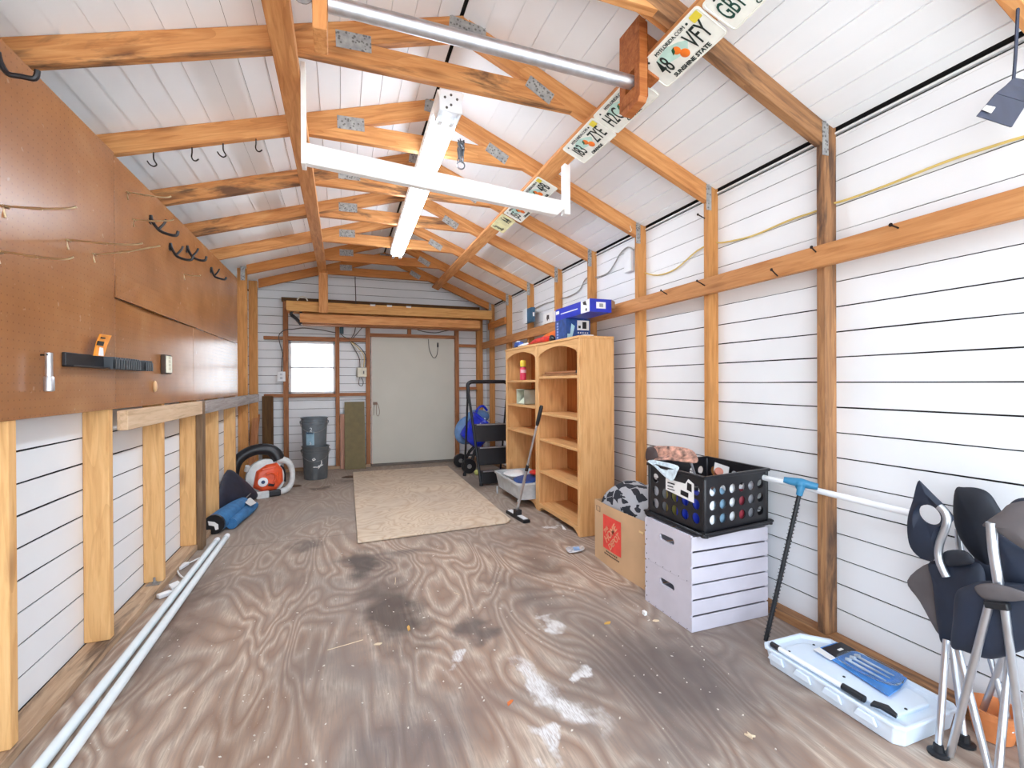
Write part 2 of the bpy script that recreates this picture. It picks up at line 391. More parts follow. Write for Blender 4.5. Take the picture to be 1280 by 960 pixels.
WX0, WX1, WZ0, WZ1 = -.624, -.082, .972, 1.63
DX0, DX1, DZ1 = .362, 1.482, 1.712
def back_spans(z, zt=None):
    zt = zt or z+LAP; a, b = XL, XR
    if z > roofz(XR): b = RX+(RZ-z)/SR+.02
    a = XL-.02
    if z > roofz(XL): a = RX-(RZ-z)/SL-.02
    sp = [(a, b)]
    for u0, u1, z0, z1 in ((WX0, WX1, WZ0, WZ1), (DX0, DX1, 0, DZ1)):
        if min(zt, z1)-max(z, z0) > .03: sp = [q for s_ in sp for q in ((s_[0], min(s_[1], u0)), (max(s_[0], u1), s_[1])) if q[1]-q[0] > .02]
    return sp
mb = MB(); siding_boards(mb, (0, YB, 0), (1, 0, 0), (0, -1, 0), back_spans, .03, 2.7, lambda z: .0048); weld(mb)
mb.mi = 1
for lo, hi in (((XL, 0), (WX0, 2.28)), ((WX1, 0), (DX0, 2.3)), ((WX0, 0), (WX1, WZ0)), ((WX0, WZ1), (WX1, 2.3)), ((DX0, DZ1), (DX1, 2.3)), ((DX1, 0), (XR, 2.14))):
    mb.box((lo[0], YB+.007, lo[1]), (hi[0], YB+.03, hi[1]))
mb.prism([(XL-.14, YB+.007, 2.1), (XL-.14, YB+.007, roofz(XL-.14)+.014), (RX, YB+.007, RZ+.02), (XR+.03, YB+.007, roofz(XR)+.012), (XR+.03, YB+.007, 2.1)], (0, .018, 0))
struct(mb.build('wall_back', [WHITE, BLACKGAP], origin=(0, 0, 0)), 'white lapped board end wall with door and window')

# roof: lapped white boards running the length of the shed -------------
mb = MB()
def roof_boards(sgn, slope, run, step, lapd):
    x = Xn = .022
    d = V((sgn, 0, -slope)); cosn = 1/math.sqrt(1+slope*slope); nrm = V((-sgn*slope, 0, -1)).normalized()
    t = .004 if sgn > 0 else .016
    while t < run-.003:
        t1 = min(t+step, run); a = V((RX, 0, RZ))+d*t; b = V((RX, 0, RZ))+d*(t1-(.004 if sgn > 0 else .0012))
        p = [a+nrm*(lapd if sgn > 0 else .001), b+nrm*(.001 if sgn > 0 else lapd), b-nrm*.003, a-nrm*.003]
        mb.prism([q+V((0, YF, 0)) for q in p], (0, YB-YF, 0)); t = t1
mb.prism([q+V((0, YF, 0)) for q in (V((RX+.02, 0, RZ-.02*SR+.0035)), V((XR-.012, 0, roofz(XR-.012)+.0035)), V((XR-.012, 0, roofz(XR-.012)+.007)), V((RX+.02, 0, RZ-.02*SR+.007)))], (0, YB-YF, 0))
roof_boards(1, SR, XR-RX-.012, .0985, .005); roof_boards(-1, SL, RX-XL+.13, .101, .005)
mb.mi = 1
mb.prism([(RX, YF, RZ+.012), (XR+.03, YF, roofz(XR+.03)+.012), (XR+.03, YF, roofz(XR+.03)+.035), (RX, YF, RZ+.04)], (0, YB-YF+.05, 0))
mb.prism([(RX, YF, RZ+.012), (RX, YF, RZ+.04), (XL-.14, YF, roofz(XL-.14)+.035), (XL-.14, YF, roofz(XL-.14)+.012)], (0, YB-YF+.05, 0))
mb.mi = 0
mb.prism([(RX+.002, YF, RZ-.012), (RX+.024, YF, RZ-.022), (RX+.024, YF, RZ-.016), (RX+.002, YF, RZ-.006)], (0, YB-YF, 0))
struct(mb.build('ceiling', [WHITEB, BLACKGAP], origin=(0, 0, 0)), 'white grooved panels lining both slopes of the roof')

# sill plates ---------------------------------------------------------
o = board('baseboard_left', (XL+.05, YF, .019), (XL+.05, YB-.1, .019), .089, .038, PLATEW); struct(o, 'dirty sill plate along the foot of the pegboard wall')
o = board('baseboard_right', (XR-.034, YF, .019), (XR-.034, YB-.1, .019), .068, .038, PINE_W); struct(o, 'dirty sill plate along the foot of the wall with the rail')
for i, (a, b) in enumerate(((XL, DX0-.012), (DX1+.012, XR))):
    o = board('baseboard_back' if not i else 'baseboard_back.001', (a, YB-.045, .019), (b, YB-.045, .019), .07, .038, PLATEW); struct(o, 'sill plate at the foot of the end wall')

# window -------------------------------------------------------------
glass = NT('hazy_window_glass'); glass.out((244, 246, 244), .25); glass.b.inputs['Transmission Weight'].default_value = .96; glass.b.inputs['IOR'].default_value = 1.08
f = MB(); w = .028
for a, b in (((WX0, WZ0), (WX1, WZ0+w)), ((WX0, WZ1-w), (WX1, WZ1)), ((WX0, WZ0), (WX0+w, WZ1)), ((WX1-w, WZ0), (WX1, WZ1)), ((WX0, 1.292), (WX1, 1.312))):
    f.box((a[0], YB-.028, a[1]), (b[0], YB+.03, b[1]))
win = struct(f.build('window_1', WPLAS, bevel=.003), 'white framed two-pane window in the end wall')
for z0, z1, y in ((WZ0+w, 1.292, 0), (1.312, WZ1-w, .008)):
    g = MB(); g.box((WX0+w-.004, YB+y, z0-.004), (WX1-w+.004, YB+y+.004, z1+.004)); g.build('pane', glass.m, win)
# door ---------------------------------------------------------------
DOORM = plain('beige_door_paint', (202, 199, 186), .5, var=.012, scale=3)
d = MB(); d.box((DX0+.012, YB-.055, .035), (DX1-.012, YB-.012, DZ1-.01))
door = struct(d.build('door_1', DOORM, bevel=.003), 'flat beige door in the end wall')
t = MB(); t.box((DX0, YB-.062, 0), (DX1, YB+.01, .034)); t.build('threshold', plain('dark_threshold', (110, 100, 90), .6), door, bevel=.004)
t = MB()
for a, b in ((DX0, DX0+.012), (DX1-.012, DX1)): t.box((a, YB-.058, .034), (b, YB+.01, DZ1))
t.box((DX0, YB-.058, DZ1-.01), (DX1, YB+.01, DZ1)); t.build('frame', plain('pinkish_jamb', (214, 196, 182), .5), door)
CORD = plain('dark_cord', (70, 62, 58), .6); CORDL = plain('pale_cord', (214, 208, 190), .5)
Yd = YB-.06
t = MB(); t.tube([aty(x, y, Yd-.004) for x, y in ((467, 519), (468, 508), (469.5, 504), (472, 505), (474.5, 514), (473, 520), (470.5, 517), (470.5, 506))], .0035, 6, smooth_path=5); t.box(tuple(aty(466.5, 506, Yd-.012)), tuple(aty(471.5, 502.5, Yd)))
t.build('latch_cord', plain('rusty_latch', (120, 92, 74), .5), door)
t = MB(); t.tube([aty(x, y, Yd-.006) for x, y in ((535.6, 424), (536.5, 436), (540, 445), (543, 447.3), (546, 444), (547.3, 436), (547.3, 428))], .004, 6, smooth_path=6)
t.build('pull_cord', CORD, door)
t = MB(); t.lathe([(.011, 0), (.012, .02), (.009, .06)], aty(547.3, 434, Yd-.016), (0, 0, 1), 10); t.build('cord_handle', BLACK, door)

# end-wall framing ----------------------------------------------------
def wallstud(p0, p1, w, h, mat, label, grp, up, cat='wall stud', name='wall_stud'):
    return tag(board(name, p0, p1, w, h, mat, None, up), label, cat, grp)
G = 'framing of the end wall'
yb = YB-.045
for x0, x1, lab in ((-.684, -.63, 'reddish thin stud between the socket box and the window'), (-.079, -.03, 'reddish thin stud between the window and the fuse box'),
                    (.296, .35, 'reddish door stud on the fuse box edge of the door'), (1.488, 1.54, 'reddish door stud on the ladder edge of the door')):
    wallstud(((x0+x1)/2, yb, .038), ((x0+x1)/2, yb, 2.12), .07, x1-x0, PINE_R, lab, G, (1, 0, 0))
wallstud((1.845, yb, .038), (1.845, yb, roofz(1.845)-.1), .07, .085, PINE_Y, 'amber corner stud of the end wall beside the step ladder', G, (1, 0, 0))
for x0, x1, z0, z1, lab in ((-.9, -.684, 1.645, 1.684, 'short crosspiece over the white socket box'), (-.63, -.079, 1.638, 1.69, 'crosspiece over the window head'), (-.03, .296, 1.64, 1.69, 'short crosspiece above the fuse box where cables meet'),
                            (-.9, -.684, .93, .972, 'short crosspiece at sill height beside the dark corner board'), (-.63, -.079, .925, .968, 'crosspiece under the window sill'), (-.03, .296, .935, .975, 'short crosspiece above the olive panel'),
                            (.35, 1.488, 1.715, 1.757, 'timber header over the beige door'), (1.54, 1.80, 1.6, 1.64, 'short crosspiece beside the top of the door near the corner'), (1.54, 1.80, 1.0, 1.04, 'short crosspiece behind the step ladder handle')):
    wallstud((x0, yb, (z0+z1)/2), (x1, yb, (z0+z1)/2), .068, z1-z0, PINE_R, lab, G, (0, 0, 1), 'crosspiece', 'crosspiece')
wallstud((.86, yb, 1.757), (.86, yb, 1.92), .068, .045, PINE_R, 'little upright block over the middle of the door header', G, (1, 0, 0), 'block', 'header_block')
wallstud((XL+.3, yb, 2.145), (XR-.12, yb, 2.145), .07, .05, OLDB, 'dark plate on top of the end wall behind the stacked lumber', G, (0, 0, 1), 'plate', 'top_plate')

# left wall studs ------------------------------------------------------
G = 'studs under the pegboard'
LY = [1.775, 2.398, 3.012, 3.612, 4.205, 4.83]
for i, y in enumerate(LY):
    wallstud((XL+.045, y+.019, .039), (XL+.045, y+.019, 1.9), .088, .038, PINE_L, f'pale pine stud under the pegboard, {ORD[i]} from the open end', G, (0, 1, 0))
for i, y in enumerate((5.44, 6.06)):
    wallstud((XL+.045, y+.019, .039), (XL+.045, y+.019, roofz(-.955)-.02), .088, .04, PINE_Y, ('tall amber stud between the pegboard end and the corner', 'tall amber stud in the corner by the socket box')[i], None, (0, 1, 0))
tag(board('post', (XL+.108, 3.665, .0), (XL+.108, 3.665, .985), .085, .036, GREYB, None, (1, 0, 0)), 'weathered grey-brown post joining the pale ledge to the grey ledge', 'post')
tag(board('ledge_board', (-.890, 2.47, .944), (-.890, 3.62, .944), .04, .085, wood('whitewashed_pine', (226, 202, 172), (210, 180, 146), (176, 146, 112)), None, (0, 0, 1)), 'pale pine ledge board nailed across studs below the second pegboard', 'ledge')
tag(board('ledge_board', (-.888, 3.69, .942), (-.888, 5.86, .942), .045, .085, GREYW, None, (0, 0, 1)), 'silver grey weathered ledge board running to the corner', 'ledge')
tag(board('corner_board', (-.845, 6.33, .0), (-.845, 6.33, .95), .03, .12, OLDB, None, (1, 0, 0)), 'dark old board standing upright in the corner left of the window', 'board')
tag(board('diagonal_brace', (-.93, 5.62, .04), (-.93, 6.1, .74), .03, .07, PINE_R, None, (1, 0, 0)), 'reddish diagonal brace against the corner studs behind the blower', 'brace')

# right wall studs ------------------------------------------------------
G = 'studs of the wall with the long rail'
RY = [1.394, 2.054, 2.707, 3.371, 4.006, 4.701, 5.398, 6.1]
for i, y in enumerate(RY):
    hid = ('by the white storage tray', 'behind the milk crate', 'behind the cardboard box', 'beside the big bookcase top', 'behind the blue cartons', 'carrying the white socket', 'beyond the socket', 'in the corner by the ladder')[i]
    wallstud((XR-.035, y+.019, .038), (XR-.035, y+.019, roofz(XR-.07)-.005), .068, .038, PINE_W if i == 0 else PINE_Y, f'{"darkened" if i==0 else "amber"} rail-wall stud, {ORD[i]} from the open end, {hid}', G, (0, 1, 0))
tag(board('wall_rail', (1.88, YF, 1.62), (1.88, YB-.1, 1.62), .032, .089, wood('rail_pine', (210, 156, 102), (192, 134, 82), (158, 102, 56)), None, (0, 0, 1)), 'long orange timber rail nailed across the studs', 'rail')
tag(board('short_rail', (1.885, 5.42, 1.86), (1.885, 6.12, 1.86), .03, .085, PINE_BR, None, (0, 0, 1)), 'short amber board nailed high on studs in the corner by the lumber', 'rail')

# roof trusses ------------------------------------------------------------
TY = [.735, 1.394, 2.054, 2.707, 3.371, 4.006, 4.701, 5.398, 6.1]
TH = .038; DL, DR = .098, .094
def gp(parent, c, ang, w, h, y):
    g = MB(); c = V((c[0], y-.0012, c[1])); X = V((math.cos(ang), 0, math.sin(ang))); Z = V((-math.sin(ang), 0, math.cos(ang)))
    g.obb(c, (X, (0, 1, 0), Z), (w/2, .0012, h/2)); return g.build('gusset_plate', GUSSET, parent)
for i, y in enumerate(TY):
    lab = ('mostly above the view, over the dark hanging flap', 'weathered, by the license plates', 'right behind the steel pole', 'carrying four screw hooks', 'behind the white frame', 'over the light fixture middle', 'at the light fixture end', 'near the end wall', 'against the end wall')[i]
    t = thing('roof_truss', f'pine truss, {ORD[i]} from the open end, {lab}', 'roof truss', (RX, y, 2.4), 'pine roof trusses')
    mR = PINE_W if i == 1 else (PINE_BR if i > 6 else PINE_O); mL = PINE_OS if i in (2, 4, 5) else (PINE_BR if i > 6 else PINE_O)
    x1 = XR-.072; e = .004
    polyboard('rafter', [(RX, y, RZ-e), (x1, y, roofz(x1)-e), (x1, y, roofz(x1)-e-DR), (RX, y, RZ-e-DR-.006)], (0, TH, 0), (1, 0, -SR), mR, t)
    x0 = XL-.125
    if i >= 7: x0 = XL+.095
    polyboard('rafter', [(RX, y, RZ-e), (RX, y, RZ-e-DL-.006), (x0, y, roofz(x0)-e-DL), (x0, y, roofz(x0)-e)], (0, TH, 0), (1, 0, SL), mL, t)
    zb, zt = 2.425, 2.521
    fl = lambda z: RX-(RZ-e-DL-.003-z)/SL; fr = lambda z: RX+(RZ-e-DR-.003-z)/SR
    polyboard('collar_tie', [(fl(zb), y, zb), (fr(zb), y, zb), (fr(zt), y, zt), (fl(zt), y, zt)], (0, TH, 0), (1, 0, 0), mL, t)
    aR, aL = -math.atan(SR), math.atan(SL)
    gp(t, (RX+.02, RZ-.062), -.12, .17, .07, y)
    gp(t, ((fl(zb)+fl(zt))/2+.10, 2.517), .03, .14, .07, y)
    gp(t, ((fr(zb)+fr(zt))/2-.06, 2.49), aR-.1, .14, .06, y)
    gp(t, (x1+.005, roofz(x1)-.075), math.pi/2, .14, .034, y)
    if i >= 7: gp(t, (XL+.06, roofz(XL+.06)-.085), math.pi/2, .14, .04, y)
# ================================================================== CEILING THINGS
tag(board('roof_brace', (-.205, YF, 2.412), (-.205, 5.9, 2.412), .09, .038, PINE_O, None, (0, 0, 1)), 'long flat orange brace under the rafters on the pegboard slope', 'brace')
post = tag(board('hanger_post', (-.2, 5.915, 1.925), (-.2, 5.915, 2.42), .035, .1, PINE_O, None, (1, 0, 0)), 'short orange post hanging from the brace end in front of stacked lumber', 'post')
ns = V((-SR, 0, -1)).normalized(); tr = V((1, 0, -SR)).normalized()       # down-facing normal and down-slope direction
def rp(x, y, k): return V((x, y, roofz(x)-k))
B0, B1 = rp(1.172, YF, .122), rp(1.172, 6.2, .122)
tag(board('roof_brace', B0, B1, .092, .036, PINE_O, None, -ns), 'long flat orange brace carrying license plates', 'brace')

# license plates
PLW = plain('plate_white', (238, 238, 228), .4, var=.03); PLG = plain('plate_dark_green', (30, 70, 58), .45); PLD = plain('plate_black_green', (24, 40, 36), .45)
ORG = plain('orange_print', (238, 122, 34), .45); LEAF = plain('leaf_print', (34, 92, 60), .45); PALEG = plain('pale_green_print', (190, 222, 210), .45); YEL = plain('yellow_sticker', (224, 206, 64), .45); PLY = plain('plate_cream', (232, 226, 176), .45)
def license_plate(yc, up, chars, mid, head, foot, ink, label, base=PLW, tilt=0, sticker=True, L=.328, Hh=.15, lift=0, pale=True, csx=.53, cx=.088):
    X = V((0, -1, 0)); Y = -tr
    c, s_ = math.cos(tilt), math.sin(tilt); X, Y = X*c+Y*s_, Y*c-X*s_; N = X.cross(Y)
    o = rp(1.172, yc, .122) + N*(.0195+lift) + tr*up
    t = thing('license_plate', label, 'license plate', o, 'license plates on the brace')
    m = MB(); m.prism([o+X*x+Y*y for x, y in rrect(L, Hh, .016)], N*.0016)
    m.tube([o+N*.0018+X*x+Y*y for x, y in rrect(L-.012, Hh-.012, .012)], .0018, 6, closed=True); m.build('plate', base, t)
    q = o + N*.0024
    if pale:
        g = MB(); g.sheet([q+X*x+Y*y for x, y in ((-.10, .035), (-.03, .05), (.02, .03), (.05, .01), (.02, -.02), (-.03, -.012), (-.08, .0))], .0006); g.build('pale_map', PALEG, t)
    if head: text('heading', head, .021, ink, q+Y*(Hh*.36)+N*.001, X, Y, t, sx=.95)
    if foot: text('footer', foot, .023, ink, q-Y*(Hh*.385)+N*.001, X, Y, t, sx=1.05, bold=.0006)
    if chars[0]: text('number', chars[0], .104, ink, q-X*cx-Y*.004+N*.001, X, Y, t, sx=csx, bold=.0004)
    if chars[1]: text('number', chars[1], .104, ink, q+X*.088-Y*.004+N*.001, X, Y, t, sx=csx, bold=.0004)
    if mid:
        g = MB(); g.lathe([(.019, 0), (.017, .001)], q+X*.006-Y*.018+N*.0008, N, 16); g.lathe([(.017, 0), (.015, .001)], q-X*.008+Y*.012+N*.0012, N, 16); g.build('orange_fruit', ORG, t)
        g = MB(); g.sheet([q+N*.0022+X*x+Y*y for x, y in ((-.03, .006), (-.02, .026), (-.005, .03), (-.014, .012))], .0008); g.build('leaf', LEAF, t)
    if sticker:
        g = MB(); g.sheet([q+N*.001+X*(L*.40+x)+Y*(Hh*.33+y) for x, y in rrect(.038, .03, .004)], .0008); g.build('sticker', YEL, t)
    b = MB()
    for x in (-L*.37, L*.28): b.lathe([(.005, 0), (.004, .002)], q+X*x+Y*(Hh*.36), N, 8)
    b.build('bolt', PLD, t)
    return t
license_plate(1.09, .03, ('GB1', ''), True, '', 'ORANGE', PLG, 'license plate reading GB1 with green numbers, at the open end of the row', sticker=False, tilt=.06, lift=.004, csx=.42, cx=.105)
license_plate(1.428, .028, ('48', 'VFY'), True, 'MYFLORIDA.COM', 'SUNSHINE STATE', PLD, 'license plate reading VFY with a yellow sticker above SUNSHINE STATE')
license_plate(1.80, .03, ('H2C', '4M'), True, 'MYFLORIDA.COM', 'ORANGE', PLD, 'license plate partly hidden behind the pole block, reading H2C', sticker=False)
license_plate(2.13, .032, ('I83', 'ZYE'), True, 'MYFLORIDA.COM', 'ORANGE', PLD, 'license plate reading I83 ZYE')
license_plate(2.80, .036, ('J06', '4PB'), True, 'MYFLORIDA.COM', 'ORANGE', PLD, 'license plate reading 4PB seen above the white frame board')
license_plate(3.13, .04, ('J55', 'A'), True, 'MYFLORIDA.COM', 'ORANGE', PLD, 'license plate reading J55 just below the white frame board')
license_plate(3.46, .02, ('3L', 'A4'), False, '', '', PLD, 'small cream license plate at the far end of the row', base=PLY, L=.30, Hh=.12, sticker=False, pale=False)

# steel pole with its wooden hangers
P0, P1 = V((-.12, 1.6, 2.304)), V((1.10, 1.6, 2.296))
t = thing('steel_pole', 'thick galvanised steel pole across the shed under the roof', 'pole', P0)
m = MB(); m.tube([P0+V((.085, 0, 0)), P1], .0255, 20); m.build('pole', STEEL, t)
m = MB(); m.lathe([(.006, 0), (.006, .05)], P0+V((.03, 0, 0)), (1, 0, 0), 10); m.lathe([(.028, 0), (.03, .003), (.03, .006), (.012, .007), (.012, .016), (.005, .018)], P0+V((.012, -.01, 0)), (0, -1, 0), 16); m.tube([P0+V((.012, 0, 0)), P0+V((-.1, 0, .012))], .007, 8); m.build('end_bolt', GALV, t)
tag(board('pole_hanger', (-.058, 1.605, 2.182), (-.058, 1.605, 2.56), .12, .042, PINE_O, None, (1, 0, 0)), 'upright pine block holding the bolted end of the steel pole', 'wood block')
t = thing('pole_hanger', 'reddish two-piece timber block with a hole holding the steel pole', 'wood block', (1.09, 1.6, 2.2))
m = MB(); xo, x1 = 1.085, 1.123
ya, ybk = 1.535, 1.672; zb = 2.19
for lo, hi in (((ya, 2.335), (ybk, 2.6)), ((ya, zb+.02), (ya+.034, 2.335)), ((1.632, zb+.02), (ybk, 2.335)), ((ya+.034, zb+.02), (1.632, 2.262))):
    m.box((xo, lo[0], lo[1]), (x1, hi[0], hi[1]))
m.prism([(xo, ya+.012, zb), (xo, ybk-.03, zb-.012), (xo, ybk, zb+.02), (xo, ya, zb+.02)], (x1-xo, 0, 0)); weld(m)
m.build('front_block', CEDAR, t, bevel=.002)
polyboard('side_block', [(x1, 1.575, 2.345), (x1+.085, 1.575, 2.315), (x1+.092, 1.575, 2.36), (x1+.092, 1.575, 2.5), (x1, 1.575, 2.55)], (0, .06, 0), (0, 0, 1), CEDAR, t)
tag(board('tie_block', (.95, 1.45, 2.535), (1.27, 1.45, 2.42), .09, .04, PINE_O, None, (0, 1, 0)), 'orange scrap of lumber above the reddish pole block', 'wood block')

# white hanging frame
t = thing('timber_hanger', 'white painted timber frame hanging across the shed between both braces', 'frame', (.5, 2.3, 2.05))
l0, r0 = V((-.148, 2.2, 2.085)), V((1.2, 2.42, 2.085))
d_ = (r0-l0).normalized(); nb = d_.cross(V((0, 0, 1)))
m = MB(); hgt, th = .088, .036
p = [l0+V((0, 0, -hgt/2)), r0-d_*.06+V((0, 0, -hgt/2)), r0+V((0, 0, -hgt/2+.055)), r0+V((0, 0, hgt/2)), l0+V((0, 0, hgt/2))]
m.prism([q-nb*th/2 for q in p], nb*th); m.build('crossbar', WPAINT, t, bevel=.002)
m = MB(); m.box((-.158, 2.165, 2.03), (-.14, 2.235, 2.462)); m.build('upright', WPAINT, t, bevel=.002)
m = MB(); m.box((1.185, 2.385, 2.05), (1.222, 2.43, 2.335)); m.build('upright', WPAINT, t, bevel=.002)

# strip light
GLOW = plain('lit_tube_diffuser', (250, 250, 248), .4, emit=LAMP)
t = thing('strip_light', 'long white fluorescent strip light under the collar ties', 'ceiling light', (.5, 3.4, 2.38))
lx, ly0, ly1, lz = .478, 2.1, 4.75, 2.345
def fx(y): return .472 + (y-2.1)*.016
m = MB()
for pr in ([(-.062, 2.422), (.062, 2.422), (.05, 2.372), (-.05, 2.372)],):
    m.rings([[V((fx(y)+x, y, z)) for x, z in pr] for y in (ly0, ly1)])
m.build('housing', WPAINT, t, bevel=.002)
m = MB(); n_ = 10
prof = [(-.058+.116*i/n_, 2.374-.034*math.sin(math.pi*(.12+.76*i/n_))) for i in range(n_+1)]
prof = [(-.058, 2.378)]+prof+[(.058, 2.378)]
m.rings([[V((fx(y)+x, y, z)) for x, z in prof] for y in (ly0+.14, ly1-.05)]); m.build('diffuser', GLOW, t)
m = MB(); m.box((fx(ly0)-.05, ly0-.004, 2.33), (fx(ly0)+.05, ly0+.004, 2.425)); m.box((fx(ly0)-.046, ly0, 2.365), (fx(ly0)+.046, ly0+.14, 2.372))
for s_ in (-1, 1): m.box((fx(ly0)+s_*.05-.003, ly0, 2.335), (fx(ly0)+s_*.05+.003, ly0+.13, 2.4)); m.box((fx(ly0)+s_*.028-.012, ly0+.1, 2.335), (fx(ly0)+s_*.028+.012, ly0+.14, 2.366))
m.build('end_bracket', WPLAS, t, bevel=.0015)
m = MB()
for x, z in ((0, 2.405), (-.028, 2.39), (.028, 2.39), (0, 2.36), (-.02, 2.345)): m.lathe([(.006, 0), (.006, .002)], (fx(ly0)+x, ly0-.004, z), (0, -1, 0), 8)
m.build('knockout_hole', plain('bracket_hole', (90, 84, 80), .6), t)
m = MB()
for s_ in (-1, 1): m.box((fx(ly1)+s_*.034-.012, ly1-.05, 2.335), (fx(ly1)+s_*.034+.012, ly1+.03, 2.375))
m.build('end_cap', WPLAS, t, bevel=.003)
# pull chain bundled at the fixture
m = MB(); c0 = aty(576, 188, 2.62); pts = []
for i in range(90): pts.append(c0+V((random.uniform(-.018, .018), random.uniform(-.02, .02), random.uniform(-.07, .06))))
m.tube(pts[:60], .0032, 5, smooth_path=3); m.tube(arc(c0+V((0, 0, -.085)), .022, 90, 450, 14), .004, 6)
tag(m.build('hanging_chain', plain('wire_chain', (96, 98, 102), .35, .7)), 'bunched wire chain hanging beside the strip light', 'chain')
m = MB(); m.tube([V((.56, 2.95, 2.36)), V((.7, 2.9, 2.31)), V((.9, 2.82, 2.30)), V((1.02, 2.8, 2.32)), V((1.13, 2.85, 2.335))], .006, 8, smooth_path=6)
tag(m.build('white_string', WPLAS), 'white cord running from the strip light to the license plate brace', 'cord')

# screw hooks on the fourth truss
HOOKM = plain('dark_wire', (44, 38, 36), .4, .6)
for i, (x, y) in enumerate(((192, 193), (240, 187), (279, 182), (320, 176))):
    p = aty(x, y, 2.715); m = MB()
    k = 1 if i in (1, 3) else -1
    m.tube([p+V((0, 0, .01)), p+V((0, 0, -.02)), p+V((.006, 0, -.035)), p+V((.012, 0, -.048)), p+V((0, 0, -.058)), p+V((-.016, 0, -.05)), p+V((-.026, 0, -.035))] if k < 0 else
           [p+V((0, 0, .01)), p+V((0, 0, -.015)), p+V((-.002, 0, -.035)), p+V((.004, 0, -.05)), p+V((.016, 0, -.053)), p+V((.028, 0, -.042))], .0032, 6, smooth_path=4)
    tag(m.build('screw_hook', HOOKM), f'dark wire screw hook under a rafter on the pegboard slope, {ORD[i]} from the pegboard', 'hook', 'screw hooks under one rafter')
for (x, y, yy, lab) in ((738, 263, 3.36, 'small white cup hook under the fifth truss rafter above the rail wall'), (788, 284, 2.7, 'little pale wire clip under a rafter near the eave')):
    p = aty(x, y, yy); m = MB(); m.tube([p+V((0, 0, .01)), p, p+V((.008, 0, -.018)), p+V((0, 0, -.03)), p+V((-.012, 0, -.026))], .0026, 6, smooth_path=3)
    tag(m.build('cup_hook', CORDL), lab, 'hook')

# stacked lumber
def plank(x0, x1, y, z0, z1, label, m_=PLANK_Y, dy=.09, tap=0):
    polyboard_o = polyboard('lumber_plank', [(x0, y, z0+.02*tap), (x0+.05*tap, y, z0), (x1, y, z0), (x1, y, z1), (x0, y, z1)], (0, dy, 0), (1, 0, 0), m_)
    return tag(polyboard_o, label, 'plank', 'stacked lumber over the door')
plank(-.60, 1.885, 5.97, 1.943, 2.058, 'longest lumber plank, uppermost at the front of the overhead stack', tap=.6)
plank(-.46, 1.73, 6.0, 1.818, 1.922, 'second lumber plank of the stack, under the longest one', PINE_O)
plank(-.44, 1.75, 6.06, 1.803, 1.8165, 'thin dark lumber strip at the bottom of the overhead stack', PINE_R, .18)
plank(-.6, 1.8, 6.12, 1.943, 2.05, 'lumber plank lying behind the longest one', PINE_O)
plank(-.46, 1.73, 6.15, 1.818, 1.922, 'lumber plank lying behind the second one', PINE_BR)
c = aty(352, 390, 6.0)
m = MB(); m.tube([V((-.56, 6.05, 1.90))]+arc((-.5, 6.05, 1.905), .06, 180, 0, 10)+[V((-.44, 6.05, 1.9))], .014, 10); m.tube([V((-.555, 6.05, 1.905)), V((-.5, 6.05, 1.86)), V((-.45, 6.05, 1.80))], .02, 8)
tag(m.build('hook_hanger', BLACK), 'black padded hook under the stacked lumber beside its cut ends', 'hook')
m = MB(); m.tube(arc((-.43, 5.99, 2.06), .055, 10, 170, 10), .008, 6); tag(m.build('loop_handle', CORDL), 'pale loop sticking up behind the lumber stack', 'strap')
for i, x in enumerate((466, 487, 511)):
    p = aty(x, 387, 5.96); m = MB(); m.box((p.x-.03, 5.964, 2.042), (p.x+.03, 5.972, 2.066)); m.box((p.x-.03, 5.964, 2.059), (p.x+.03, 6.0, 2.066))
    tag(m.build('paper_tag', WPAINT), f'white paper tag stapled on the longest plank, {ORD[i]} from the hanging post', 'tag', 'paper tags on lumber')
m = MB(); p = aty(444, 352, 6.25); m.tube([p+V((0, 0, .06)), p, p+V((.005, 0, -.2)), p+V((.01, .1, -.33))], .006, 6, smooth_path=4)
tag(m.build('roof_cable', CORD), 'dark cable dropping from the ridge behind the lumber stack', 'cable')

# ================================================================== PEGBOARD WALL
def peg_mat():
    s = NT('brown_pegboard'); co = s.coord(rnd=False)
    f = s.noise(co, 3, 4, .6, .3); c = s.ramp(f, [(.3, (146, 96, 56)), (.55, (160, 108, 64)), (.75, (172, 122, 78))])
    sp = s.new('ShaderNodeSeparateXYZ'); s.ln(co, sp.inputs[0])
    a = s.math('SUBTRACT', s.math('FRACT', s.math('DIVIDE', sp.outputs['Y'], .0254)), .5); b = s.math('SUBTRACT', s.math('FRACT', s.math('DIVIDE', sp.outputs['Z'], .0254)), .5)
    d = s.math('SQRT', s.math('ADD', s.math('MULTIPLY', a, a), s.math('MULTIPLY', b, b)))
    h = s.ramp(d, [(.08, (1, 1, 1, 1)), (.12, (0, 0, 0, 1))])
    c = s.mix(s.math('MULTIPLY', h, .42), c, (96, 56, 34))
    fl = s.ramp(s.noise(co, 28, 2, .5), [(.70, (0, 0, 0, 1)), (.74, (1, 1, 1, 1))]); c = s.mix(s.math('MULTIPLY', fl, .35), c, (196, 160, 130))
    s.out(c, .27, 0, .55); s.bump(s.noise(co, 30, 3), .06, .002); return s.m
PEG = peg_mat(); PEGG = peg_mat(); PEGG.name = 'glossy_brown_pegboard'; PEGG.node_tree.nodes['Principled BSDF'].inputs['Roughness'].default_value = .2; PEGG.node_tree.nodes['Principled BSDF'].inputs['Specular IOR Level'].default_value = .42; XP = -.905
